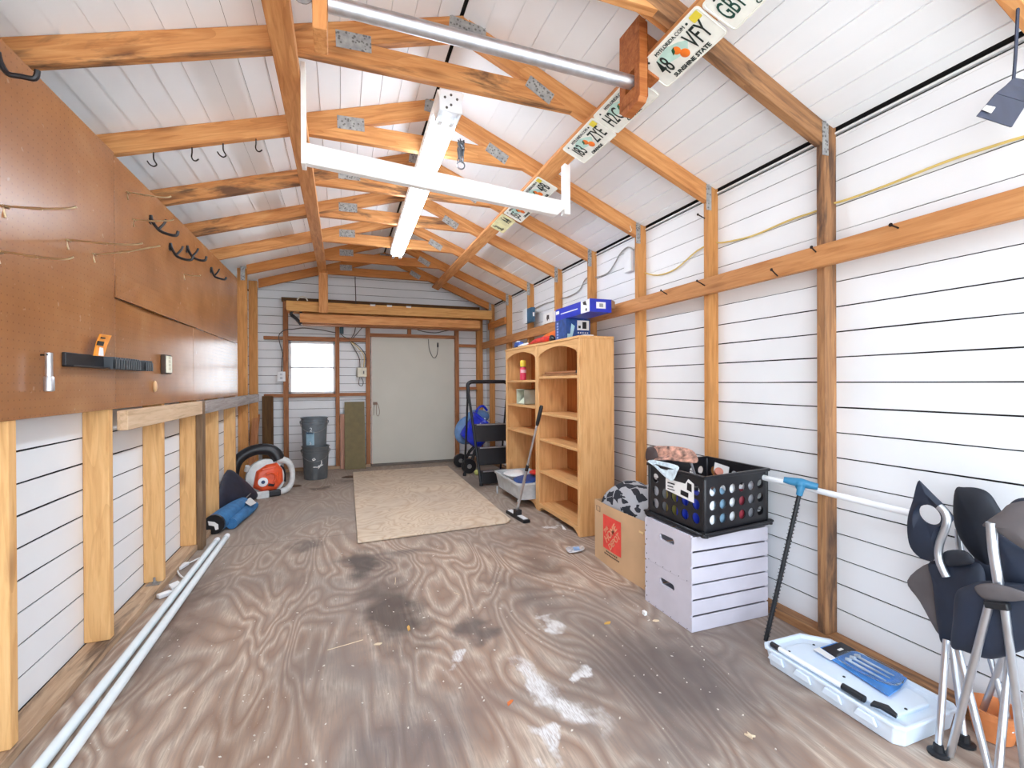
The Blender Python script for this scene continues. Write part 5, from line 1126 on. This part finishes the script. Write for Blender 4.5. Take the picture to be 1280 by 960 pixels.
m = MB()
def wallband(o, U, n, za, zb2, th):
    m.hexa([o+V((0, 0, za)), o+U+V((0, 0, za)), o+U+n*th+V((0, 0, za)), o+n*th+V((0, 0, za)), o+V((0, 0, zb2)), o+U+V((0, 0, zb2)), o+U+n*th+V((0, 0, zb2)), o+n*th+V((0, 0, zb2))])
for o_, U, n in ((A, UA, ub), (A+UB, UA, -ub), (A, UB, ua), (A+UA, UB, -ua)):
    wallband(o_, U, n, z0, zb_, .006); wallband(o_, U, n, zt_, z0+H_-.012, .005)
m.build('bands', BLK, t)
m = MB()
for o_, U, n in ((A-ub*.009-ua*.009, UA+ua*.018, ub), (A+UB+ub*.009-ua*.009, UA+ua*.018, -ub), (A-ub*.009-ua*.009, UB+ub*.018, ua), (A+UA-ub*.009+ua*.009, UB+ub*.018, -ua)): wallband(o_, U, n, z0+H_-.014, z0+H_, .013)
for p, s1, s2 in ((A, 1, 1), (A+UB, -1, 1), (A+UA, 1, -1), (A+UA+UB, -1, -1)): m.lathe([(.01, z0), (.01, z0+H_-.01)], V((p.x, p.y, 0))+ub*s1*.005+ua*s2*.005, (0, 0, 1), 10)
m.build('rim', BLK, t, bevel=.002)
m = MB(); m.prism([A+UA*.02+UB*.02+V((0, 0, z0+.002)), A+UA*.02+UB*.98+V((0, 0, z0+.002)), A+UA*.98+UB*.98+V((0, 0, z0+.002)), A+UA*.98+UB*.02+V((0, 0, z0+.002))], (0, 0, .004)); m.build('bottom', BLK, t)
def onA(u, z, d=.003): return V((A.x, A.y, 0))+ua*u-ub*d+V((0, 0, z0+z))
m = MB(); LU = UA.length
m.sheet([onA(LU-u, z) for u, z in ((.135, .19), (.135, .135), (.325, .115), (.325, .20), (.29, .215), (.27, .19))], .0012, (1, 0, 0)); m.build('paper_label', WPAINT, t)
m = MB()
for u, z, w, h in ((.15, .17, .05, .006), (.15, .155, .04, .005), (.15, .142, .05, .004)): m.sheet([onA(LU-a, b, .0045) for a, b in ((u, z), (u+w, z), (u+w, z+h), (u, z+h))], .0006, (1, 0, 0))
m.sheet([onA(LU-a, b, .0045) for a, b in ((.24, .135), (.29, .13), (.292, .152), (.242, .157))], .0006, (1, 0, 0)); m.sheet([onA(LU-a, b, .0045) for a, b in ((.282, .165), (.312, .16), (.312, .195), (.285, .2))], .0006, (1, 0, 0)); m.build('label_print', BLACK, t)
# what is in the milk crate
def inC(a, b, z): return V((A.x, A.y, 0))+UB*a+UA*b+V((0, 0, z0+z))
GC = 'bottles and cans in the milk crate'
def cyl_item(a, b, z, r, h, mt, name, label, capm=None):
    tt = thing(name, label, name.replace('_', ' '), inC(a, b, z), GC); m = MB(); m.lathe([(r*.94, 0), (r, .005), (r, h*.82), (r*.55, h*.9), (r*.55, h*.93)], inC(a, b, z), (0, 0, 1), 18); m.build('body', mt, tt)
    m = MB(); m.lathe([(r*.6, h*.93), (r*.6, h), (r*.5, h+.003)], inC(a, b, z), (0, 0, 1), 14); m.build('cap', capm or WPLAS, tt)
mats_ = {'blue': plain('blue_label_plastic', (40, 60, 190), .35), 'white': WPLAS, 'yel': plain('olive_yellow', (150, 140, 70), .4), 'cyan': plain('cyan_plastic', (130, 164, 188), .35), 'red': plain('red_label', (156, 52, 66), .4), 'grey': plain('grey_label', (170, 172, 178), .4)}
for i, (a, b, c_, h, nm) in enumerate(((.10, .88, 'grey', .16, 'grey'), (.11, .66, 'yel', .175, 'olive'), (.10, .46, 'blue', .13, 'blue'), (.10, .27, 'blue', .165, 'tall blue'), (.13, .10, 'white', .19, 'white'), (.33, .12, 'cyan', .18, 'cyan'),
                                         (.5, .12, 'white', .2, 'tall white'), (.66, .12, 'red', .16, 'red'), (.83, .12, 'grey', .19, 'slim grey'), (.35, .4, 'white', .15, 'short white'), (.6, .4, 'grey', .17, 'middle grey'), (.82, .4, 'red', .14, 'short red'))):
    cyl_item(a, b, .007, .031, h, mats_[c_], 'bottle', f'{nm} bottle seen through the holes of the milk crate' + (' at the slatted side' if i > 4 else ' at the label side'), BLACK if i % 3 == 0 else WPLAS)
m = MB(); m.tube([inC(.45, .55, .12), inC(.32, .6, .285)], .006, 8); tag(m.build('metal_rod', ALU), 'thin metal rod sticking up inside the milk crate', 'rod')
m = MB(); m.lathe([(.018, 0), (.02, .004), (.02, .02)], inC(.55, .35, .215), (-.3, -.7, .5), 14); m.tube([inC(.55, .35, .215), inC(.5, .5, .1)], .012, 8); tag(m.build('brush_end', plain('copper_end', (186, 120, 100), .4)), 'copper coloured round tool end inside the milk crate', 'tool')
m = MB(); z_ = .225; m.sheet([inC(.93, .55, .17), inC(.93, .80, .18), inC(.955, .80, .225), inC(.955, .55, .215)], .002); tag(m.build('paper_slip', WPAINT), 'white paper slip inside the milk crate against its far side', 'paper')
# printed plastic bag and hat-like pack hanging over the crate rim
BAGP = plain('white_blue_printed_bag', (206, 222, 232), .3, var=.12, scale=40); MEAT = plain('brown_pink_print', (150, 112, 96), .5, var=.5, scale=40)
m = MB(); m.pillow([inC(.05, 1.02, .255), inC(.02, .8, .262), inC(.01, .45, .262), inC(-.028, .42, .235), inC(-.03, .5, .19), inC(-.032, .65, .20), inC(-.03, .85, .235), inC(-.03, .98, .25)], .012, .004); tag(m.build('printed_bag', BAGP), 'white and blue printed plastic bag draped over the milk crate rim', 'plastic bag')
m = MB(); m.pillow([inC(.05, 1.06, .25), inC(.07, 1.05, .315), inC(.18, .85, .33), inC(.32, .6, .325), inC(.36, .5, .29), inC(.30, .48, .262), inC(.1, .75, .268)], .04, .01); tag(m.build('brown_pack', MEAT), 'brown and pink printed pack lying on top of the milk crate corner', 'pack')
m = MB(); m.pillow([inC(.02, 1.08, .25), inC(.05, 1.09, .315), inC(.12, .96, .318), inC(.1, .94, .26)], .03); tag(m.build('dark_pouch', plain('dark_brown_pouch', (60, 44, 42), .6)), 'dark brown pouch at the corner of the milk crate behind the printed pack', 'pouch')

# ================================================================== WHITE POLE, SCRAPER, TRAY
m = MB(); a, b = atx(955, 596.5, 1.884), atx(1138, 641, 1.884); b = aty(1138, 641, 1.07)
pw0, pw1 = V((1.884, 1.66, .665)), V((1.80, 1.06, .66))
pw0 = aty(957, 597.5, 1.66); pw1 = aty(1140, 642, 1.08)
m.tube([pw0+(pw0-pw1)*.15, pw1], .0125, 14); tag(m.build('white_pole', WPLAS), 'white plastic pole leaning along the rail wall behind the blue handle', 'pole')
t = thing('ice_scraper', 'blue T-handled tool with a twisted black rod leaning on the rail wall', 'tool', (1.672, 1.492, 0)); BLT = plain('petrol_blue_handle', (52, 122, 160), .45)
s0 = V((1.672, 1.492, .008)); s1 = aty(1000.5, 612, 1.44)
m = MB(); m.tube([s0, s1], .0085, 10); m.build('rod', BLACKM, t)
m = MB(); dv = s1-s0; u_ = dv.normalized(); p_ = u_.orthogonal(); q_ = u_.cross(p_)
m.tube([s0+dv*(.02+.9*i/220)+p_*(.0085*math.cos(i*1.1))+q_*(.0085*math.sin(i*1.1)) for i in range(221)], .0014, 5); m.build('twist', BLACKM, t)
h0, h1 = aty(979.5, 599.5, 1.50), aty(1022.5, 608.5, 1.37)
h1 = aty(1022.5, 608.5, 1.40); hm = (h0+h1)/2
m = MB(); m.tube([h0, h0.lerp(h1, .25), hm+V((0, 0, .002)), h0.lerp(h1, .75), h1], [.012, .0165, .019, .0165, .013], 14, smooth_path=3); m.tube([hm, hm.lerp(s1, .5)+V((0, 0, -.004)), s1, s1-u_*.025], [.026, .019, .014, .012], 12, smooth_path=3); m.build('handle', BLT, t)

TRAY = plain('bluish_white_plastic', (222, 234, 246), .3, var=.01)
t = thing('storage_tray', 'shallow white plastic storage tray with raised rim on the floor', 'storage tray', (1.69, 1.15, 0))
tx0, tx1, ty0, ty1, tz = 1.545, 1.835, .905, 1.405, .068
def ol(inset, cut=.075, r=.022):
    x0, x1, y0, y1 = tx0+inset, tx1-inset, ty0+inset, ty1-inset
    return [(x0+r, y0), (x1-r, y0), (x1, y0+r), (x1, y1-cut), (x1-cut, y1), (x0+r, y1), (x0, y1-r), (x0, y0+r)]
def lp(ins, z): return [V((x, y, z)) for x, y in dense2(ol(ins))]
def dense2(p):
    return p
m = MB(); m.rings([lp(.014, .001), lp(.006, tz-.012), lp(0, tz-.010), lp(0, tz), lp(.010, tz), lp(.014, tz-.012), lp(.05, tz-.016)], True, True); m.build('tray', TRAY, t, bevel=.0025)
m = MB(); m.rings([lp(.052, tz-.0165), lp(.05, tz-.005), lp(.056, tz-.003)], True, True); m.build('inner_lid', TRAY, t, bevel=.002)
for k in range(4):
    m = MB(); y = ty0+.07+.108*k; m.hexa([(tx0-.003, y, .03), (tx0+.006, y, .03), (tx0+.006, y+.07, .03), (tx0-.003, y+.07, .03), (tx0-.003, y+.012, .054), (tx0+.006, y+.012, .056), (tx0+.006, y+.058, .056), (tx0-.003, y+.058, .054)]); m.build('rib', TRAY, t, bevel=.002)
m = MB(); m.tube([V((tx0+.033, ty1-.06, tz+.002)), V((tx0+.036, ty0+.17, tz+.002))], .009, 12); m.build('carry_rod', WPLAS, t)
m = MB(); m.tube([V((tx0+.033, ty1-.025, tz+.002)), V((tx0+.033, ty1-.06, tz+.002))], .0105, 12); m.build('rod_end', BLACKM, t)
m = MB(); m.tube([V((tx0+.036, ty0+.20, tz+.003)), V((tx0+.037, ty0+.13, tz+.003))], .011, 12); m.build('rod_grip', BLACKM, t)
m = MB(); m.sheet([V((tx0+.025, ty0+.105, tz+.004)), V((tx0+.05, ty0+.11, tz+.006)), V((tx0+.07, ty0+.08, tz+.005)), V((tx0+.055, ty0+.045, tz+.004)), V((tx0+.04, ty0+.04, tz+.004)), V((tx0+.04, ty0+.085, tz+.004))], .008); m.build('latch', BLACKM, t)
m = MB()
for x, y in ((tx0+.12, ty0+.06), (tx0+.1, ty0+.24), (tx0+.06, ty1-.08), (tx1-.1, ty1-.08)): m.lathe([(.005, 0), (.004, .003)], (x, y, tz-.004), (0, 0, 1), 10)
m.build('rivet', BLACKM, t)
zt = tz+.006
t = thing('tool_pack', 'blue and clear blister pack of tools lying on the white storage tray', 'blister pack', atz(1080, 838, zt))
c4 = [atz(x, y, zt) for x, y in ((1017, 812.5), (1049, 802.5), (1139, 851), (1111, 870))]
def q4(u, v, dz=0): return c4[0].lerp(c4[1], v).lerp(c4[3].lerp(c4[2], v), u)+V((0, 0, dz))
m = MB(); m.sheet([q4(0, .1), q4(0, .9), q4(.95, 1.0), q4(1, .5), q4(1, 0)], .004, (0, 0, 1)); m.build('card', plain('blue_card', (70, 136, 210), .35, var=.15, scale=14), t)
m = MB(); m.sheet([q4(.03, .25, .0032), q4(.03, 1.0, .0032), q4(.26, 1.0, .0032), q4(.26, .2, .0032)], .002, (0, 0, 1)); m.build('black_header', plain('black_print', (24, 26, 34), .4), t)
m = MB(); m.sheet([q4(.0, .0, .003), q4(.0, .22, .003), q4(.26, .18, .003), q4(.26, -.02, .003)], .002, (0, 0, 1)); m.sheet([q4(.14, .55, .0048), q4(.14, .72, .0048), q4(.18, .72, .0048), q4(.18, .55, .0048)], .001, (0, 0, 1)); m.build('white_print', WPAINT, t)
for k, v_ in enumerate((.32, .5, .68)):
    m = MB(); m.tube([q4(.36, v_, .008), q4(.58, v_, .009), q4(.86, v_+.06, .007)], [.006, .006, .003], 8); m.tube([q4(.36, v_, .008), q4(.42, v_+.02, .012)], .008, 8); m.build('blade_tool', plain('silver_tool', (200, 214, 226), .3, .4), t)
m = MB(); m.pillow([q4(.3, .12, .008), q4(.3, .9, .008), q4(.9, .98, .008), q4(.93, .3, .008)], .014, .003); BL = NT('clear_blister'); BL.out((226, 240, 250), .12); BL.b.inputs['Transmission Weight'].default_value = .95; BL.b.inputs['IOR'].default_value = 1.12; m.build('blister', BL.m, t)

# ================================================================== CAMPING CHAIRS
CANV = plain('navy_canvas', (30, 39, 57), .62, var=.12, scale=9, bump=.25); CANG = plain('taupe_canvas', (92, 87, 88), .62, var=.12, scale=9, bump=.25); CAND = plain('dark_navy_canvas', (22, 27, 38), .6, var=.12, bump=.25)
def pt(x, y, X): return atx(x, y, X)
def pl(m, pts, Y, t_, b_=0): m.pillow([pt(x, y, Y+(q[0] if q else 0)) for x, y, *q in pts], t_, b_)
def foot(m, p): m.lathe([(.012, .03), (.014, .012), (.026, .008), (.026, 0.001)], V((p.x, p.y, 0)), (0, 0, 1), 14)
def leg(t_, a, b, r=.0085, fo=False):
    m = MB(); m.tube([a, b], r, 12); m.build('leg', ALU, t_)
    if fo: m = MB(); foot(m, b); m.build('rubber_foot', BLACKM, t_)
Y1 = 1.79
t = thing('camping_chair', 'folded navy camping chair with cup holder loop, leaning by the rail wall', 'camping chair', (1.75, .95, 0), 'folded camping chairs')
ring_o = [(1147, 602), (1153, 605), (1165, 617), (1180, 632), (1191, 645), (1190, 653), (1178, 662), (1172, 690), (1166, 701), (1150, 697), (1138, 684), (1134, 665), (1135, 645), (1141, 625)]
hc_, hr = (1162.5, 643.5), (15.5, 10.5)
m = MB(); oo = dense([V((x, y, 0)) for x, y in ring_o], 3); inn = []
for p in oo:
    a = math.atan2((p.y-hc_[1])*1.3, p.x-hc_[0]); ca, sa = math.cos(a), math.sin(a); q = (hr[0]*ca, hr[1]*sa); th = R_(40); inn.append(V((hc_[0]+q[0]*math.cos(th)-q[1]*math.sin(th), hc_[1]+q[0]*math.sin(th)+q[1]*math.cos(th), 0)))
vd = V((.94, .35, 0))*.008
P1 = [pt(p.x, p.y, Y1) for p in oo]; P2 = [pt(p.x, p.y, Y1) for p in inn]; PM = [a.lerp(b, .5)-V((.94, .35, 0))*.012 for a, b in zip(P1, P2)]
m.rings([P1, PM, P2, [p+vd for p in P2], [p+vd for p in PM], [p+vd for p in P1]], closed=True); m.build('cup_holder_arm', CANV, t, smooth=True)
m = MB(); m.tube([pt(x, y, Y1-.012) for x, y in ((1174, 633), (1181, 640), (1184, 650), (1181, 662), (1175, 678), (1173, 692), (1176, 706), (1183, 721))], .011, 12, smooth_path=4); m.build('arm_post', ALU, t)
m = MB(); pl(m, [(1161, 704), (1175, 700), (1200, 702), (1225, 705), (1232, 730), (1225, 770), (1200, 800), (1180, 806), (1174, 790), (1170, 760), (1166, 725)], Y1+.02, .06); m.build('seat_fabric', CANV, t)
m = MB(); pl(m, [(1161, 704), (1134, 726), (1150, 752), (1176, 796), (1176, 760), (1168, 722)], Y1+.05, .02); m.build('side_flap', CANG, t)
m = MB(); pl(m, [(1180, 690), (1205, 688), (1218, 702), (1200, 708), (1182, 706)], Y1-.0, .03); m.build('strap', CAND, t)
leg(t, pt(1183, 800, Y1-.01), atz(1173, 938, .012), .0095, True); leg(t, pt(1189, 802, Y1+.03), atz(1206, 926, .012), .009, True)
pA, pB = pt(1196, 806, Y1-.02), atz(1240, 975, .01); leg(t, pA, pB, .0095)
Y2 = 1.78
t = thing('camping_chair', 'folded camping chair with a tall dark armrest sleeve, between the other two', 'camping chair', (1.86, .9, 0), 'folded camping chairs')
m = MB(); pl(m, [(1194, 612), (1205, 609), (1222, 610), (1236, 616), (1246, 630), (1256, 652), (1250, 690), (1240, 712), (1228, 706), (1212, 690), (1198, 668), (1192, 645)], Y2+.10, .05); m.build('armrest_sleeve', CAND, t)
m = MB(); m.tube([pt(1198, 662, Y2+.13), pt(1199, 680, Y2+.13), pt(1203, 700, Y2+.13)], .010, 10); m.build('arm_post', ALU, t)
m = MB(); pl(m, [(1215, 700), (1245, 705), (1300, 720), (1300, 790), (1250, 800), (1220, 760)], Y2+.1, .06); m.build('seat_fabric', CANV, t)
for a, b, rr_ in (((1262, 800), (1222, 905), .0085), ((1236, 815), (1264, 915), .0085)):
    leg(t, pt(a[0], a[1], Y2+.10), pt(b[0], b[1], Y2+.09), rr_)
leg(t, pt(1262, 815, Y2+.04), atz(1246, 985, .01), .0095)
Y3 = 1.68
t = thing('camping_chair', 'folded camping chair at the edge of view with taupe arm flap and bag seat', 'camping chair', (1.68, .8, 0), 'folded camping chairs')
m = MB(); pl(m, [(1228, 656), (1250, 640), (1262, 630), (1290, 626), (1312, 640), (1312, 700), (1296, 696), (1272, 682), (1252, 668), (1240, 660)], Y3, .03, -.005); m.build('arm_flap', CANG, t)
m = MB(); pl(m, [(1262, 632), (1268, 625), (1282, 622), (1310, 626), (1310, 634), (1280, 630)], Y3+.03, .02); m.build('arm_top', CANV, t)
m = MB(); pl(m, [(1246, 668), (1272, 682), (1300, 700), (1300, 745), (1262, 735), (1250, 700)], Y3+.05, .04); m.build('back_fabric', CANV, t)
m = MB(); m.tube([pt(x, y, Y3-.012) for x, y in ((1239, 653), (1240, 668), (1242, 690), (1246, 715), (1249, 735))], .0115, 12, smooth_path=4); m.build('arm_post', ALU, t)
m = MB(); pl(m, [(1195, 742), (1206, 733), (1230, 726), (1262, 728), (1310, 740), (1315, 800), (1282, 812), (1240, 824), (1205, 814), (1190, 808), (1192, 775)], Y3+.0, .075); m.build('seat_fabric', CANV, t)
m = MB(); pl(m, [(1218, 734), (1240, 729), (1275, 738), (1290, 748), (1262, 752), (1232, 750)], Y3-.035, .02); m.build('seat_top', CANG, t)
leg(t, pt(1236, 757, Y3-.045), atz(1187, 944, .01), .0095); leg(t, pt(1256, 760, Y3-.045), atz(1284, 985, .01), .0095)
m = MB(); m.bar(pt(1232, 755, Y3-.045), pt(1262, 759, Y3-.045), .02, .018); m.build('hinge', BLACKM, t, bevel=.003)
# terracotta pot and white cloth by the chairs
t = thing('plant_pot', 'orange clay pot on the floor behind the chair legs', 'pot', (1.882, .852, 0)); TER = plain('terracotta', (214, 132, 76), .7, var=.08)
m = MB(); m.lathe([(.04, .001), (.045, .004), (.058, .075), (.064, .077), (.064, .096), (.056, .096), (.048, .07), (.036, .016)], (1.882, .852, 0), (0, 0, 1), 28); m.build('body', TER, t)
m = MB(); m.pillow([pt(1276, 872, 1.78), pt(1290, 860, 1.78), pt(1315, 870, 1.78), pt(1315, 925, 1.76), pt(1290, 930, 1.76), pt(1277, 905, 1.77)], .05); tag(m.build('white_cloth', plain('white_cloth', (226, 224, 224), .85, bump=.4)), 'bundle of white cloth by the chair legs at the edge of view', 'cloth')

# ================================================================== LITTER
def chip(x, y, pts, mat, label, h=.004, name='wood_chip', cat='litter', g='scraps on the floor'):
    c_ = atz(x, y, 0); m = MB(); m.prism([c_+V((a, b, .0008)) for a, b in pts], (0, 0, h)); tag(m.build(name, mat), label, cat, g)
LEAFM = plain('dry_leaf', (206, 160, 80), .7); SPL = plain('pale_splinter', (216, 196, 164), .7)
t = thing('foil_packet', 'crumpled silver and blue packet on the floor beside the bookcase foot', 'packet', atz(718, 686, 0))
m = MB(); m.pillow([atz(x, y, .012) for x, y in ((707.5, 684.5), (718, 682.5), (728.5, 682), (730, 687), (720, 690), (711, 690.5))], .016); m.build('wrapper', plain('silver_wrapper', (222, 230, 240), .25, .3, var=.2, scale=60), t)
m = MB(); m.sheet([atz(x, y, .021) for x, y in ((716, 684), (724, 683.5), (725, 687), (718, 688))], .002, (0, 0, 1)); m.build('blue_print', plain('pale_blue_print', (130, 170, 214), .4), t)
m = MB(); m.sheet([atz(702, 656, .02), atz(706, 660, .006), atz(708, 662.5, .004), atz(703.5, 661.5, .003)], .002); tag(m.build('paper_scrap', WPAINT), 'white paper scrap under the bookcase', 'paper')
chip(805.5, 768.5, ((-.007, -.012), (.008, -.01), (.008, .012), (-.006, .01)), WPAINT, 'little white block of foam on the floor in front of the crates', .016, 'foam_bit')
chip(820, 776.5, ((-.016, .004), (-.004, .010), (.014, .0), (.012, -.008), (-.006, -.006)), SPL, 'pale splinter beside the white foam bit')
chip(760, 780, ((-.018, .002), (.0, .010), (.018, .006), (.004, -.006)), LEAFM, 'curled yellow leaf between the crates and the white paint stain', .006, 'dry_leaf', 'leaf')
chip(511, 786, ((-.006, -.02), (.004, -.015), (.006, .012), (.001, .022), (-.006, .01)), LEAFM, 'yellow leaf on the dark floor stain', .005, 'dry_leaf', 'leaf')
chip(473, 806, ((-.018, .002), (-.004, .008), (.016, .002), (.004, -.006)), SPL, 'pale curled leaf beside the wood grain swirl', .005, 'dry_leaf', 'leaf')
chip(638, 880, ((-.012, -.008), (.0, -.002), (.014, .010), (.004, .012), (-.01, .004)), plain('orange_leaf', (206, 110, 50), .7), 'orange leaf at the edge of the white paint stain', .005, 'dry_leaf', 'leaf')
chip(938, 921, ((-.012, .012), (-.004, .004), (.002, .014), (.004, .0), (.012, -.008), (.0, -.004), (-.004, -.012)), SPL, 'pale wood shaving on the bare floor by the storage tray', .006)
for i, (x, y, dx, dy, lab) in enumerate(((494, 726, .012, .09, 'thin straw lying on the dark stain'), (571, 742, -.02, .035, 'thin straw near the middle of the floor'), (432, 806, .14, .03, 'long thin straw by the wood grain swirl'), (622, 729, .02, .01, 'tiny straw in front of the plywood sheet'))):
    c_ = atz(x, y, .003); m = MB(); m.tube([c_-V((dx, dy, 0))/2, c_+V((dx*.1, -dy*.05, .002)), c_+V((dx, dy, 0))/2], .0016, 5); tag(m.build('straw', SPL), lab, 'straw', 'straws on the floor')
for i, (x, y, lab) in enumerate(((366, 607.5, 'dark clod of dirt on the floor near the buckets'), (437, 596, 'dark dirt patch beside the lower bucket'))):
    c_ = atz(x, y, .004); m = MB(); m.pillow([c_+V((a, b, 0)) for a, b in ((-.09, -.02), (-.03, .07), (.05, .05), (.09, -.03), (.02, -.06))], .012); tag(m.build('dirt_clod', plain('dirt', (92, 72, 56), .9, var=.3, scale=60)), lab, 'dirt')
grit = MB()
rg = random.Random(3)
for i in range(420):
    y = rg.choice((rg.uniform(1.0, 2.6), rg.uniform(1.0, 6.0))); x = rg.uniform(-.75, 1.4)
    if .05 < x < 1.35 and 3.3 < y < 6.1: continue
    s_ = rg.uniform(.0012, .0036); a = rg.uniform(0, 6.28); c_ = V((x, y, .0006)); X = V((math.cos(a), math.sin(a), 0)); Y = V((-X.y, X.x, 0)); k = rg.uniform(.8, 2.2)
    grit.prism([c_+X*s_*k, c_+Y*s_, c_-X*s_*k, c_-Y*s_*.7], (0, 0, s_*.8))
o = grit.build('grit', plain('pale_sawdust', (214, 204, 190), .8)); tag(o, 'pale sawdust and grit strewn over the plywood floor', 'grit', None, 'stuff')

# ================================================================== OUTSIDE AND LIGHT
gm = plain('bounce_ground', (206, 203, 196), .9, var=.08, scale=2)  # unseen pale ground, added to bounce daylight up to the ceiling
m = MB(); m.box((-12, -14, -.16), (12, YF-.001, -.08)); struct(m.build('ground', gm, origin=(0, 0, 0)), 'added unseen ground outside the open end, bouncing daylight in')
m = MB(); m.box((-12, YB+.2, -.16), (12, 18, -.08)); struct(m.build('ground.001', gm, origin=(0, 0, 0)), 'added unseen ground outside the end wall')
w = bpy.data.worlds.new('sky'); SC.world = w; w.use_nodes = True; wn = w.node_tree
bg = wn.nodes['Background']; tcw = wn.nodes.new('ShaderNodeTexCoord'); sepw = wn.nodes.new('ShaderNodeSeparateXYZ'); rw = wn.nodes.new('ShaderNodeValToRGB')
wn.links.new(tcw.outputs['Generated'], sepw.inputs[0]); wn.links.new(sepw.outputs['Z'], rw.inputs[0]); wn.links.new(rw.outputs[0], bg.inputs['Color'])
rw.color_ramp.elements[0].color = (.93, .97, 1, 1); rw.color_ramp.elements[1].color = (.66, .83, 1, 1); bg.inputs['Strength'].default_value = SKY
def area(name, loc, rot, sx, sy, e, col=(1, 1, 1)):
    l = bpy.data.lights.new(name, 'AREA'); l.shape = 'RECTANGLE'; l.size = sx; l.size_y = sy; l.energy = e; l.color = col
    o = bpy.data.objects.new(name, l); o.location = loc; o.rotation_euler = rot; COL.objects.link(o); return l
sn = bpy.data.lights.new('sun', 'SUN'); sn.energy = SUN; sn.angle = R_(2); sn.color = (1, .97, .92); so = bpy.data.objects.new('sun', sn); COL.objects.link(so)
so.rotation_euler = V((.12, -.42, -.9)).to_track_quat('-Z', 'Y').to_euler(); so.location = (0, 8, 9)
p = area('open_end_daylight', (.48, YF-.02, 1.2), (R_(90), 0, 0), 2.96, 2.6, 1); p.cycles.is_portal = True
SC.view_settings.view_transform = 'Standard'; SC.view_settings.look = 'None'; SC.view_settings.gamma = 1; SC.view_settings.use_curve_mapping = False
SC.view_settings.exposure = EXPO
SC.view_settings.use_white_balance = True; SC.view_settings.white_balance_temperature = 6080
SC.cycles.max_bounces = 12; SC.cycles.diffuse_bounces = 8; SC.cycles.sample_clamp_indirect = 8
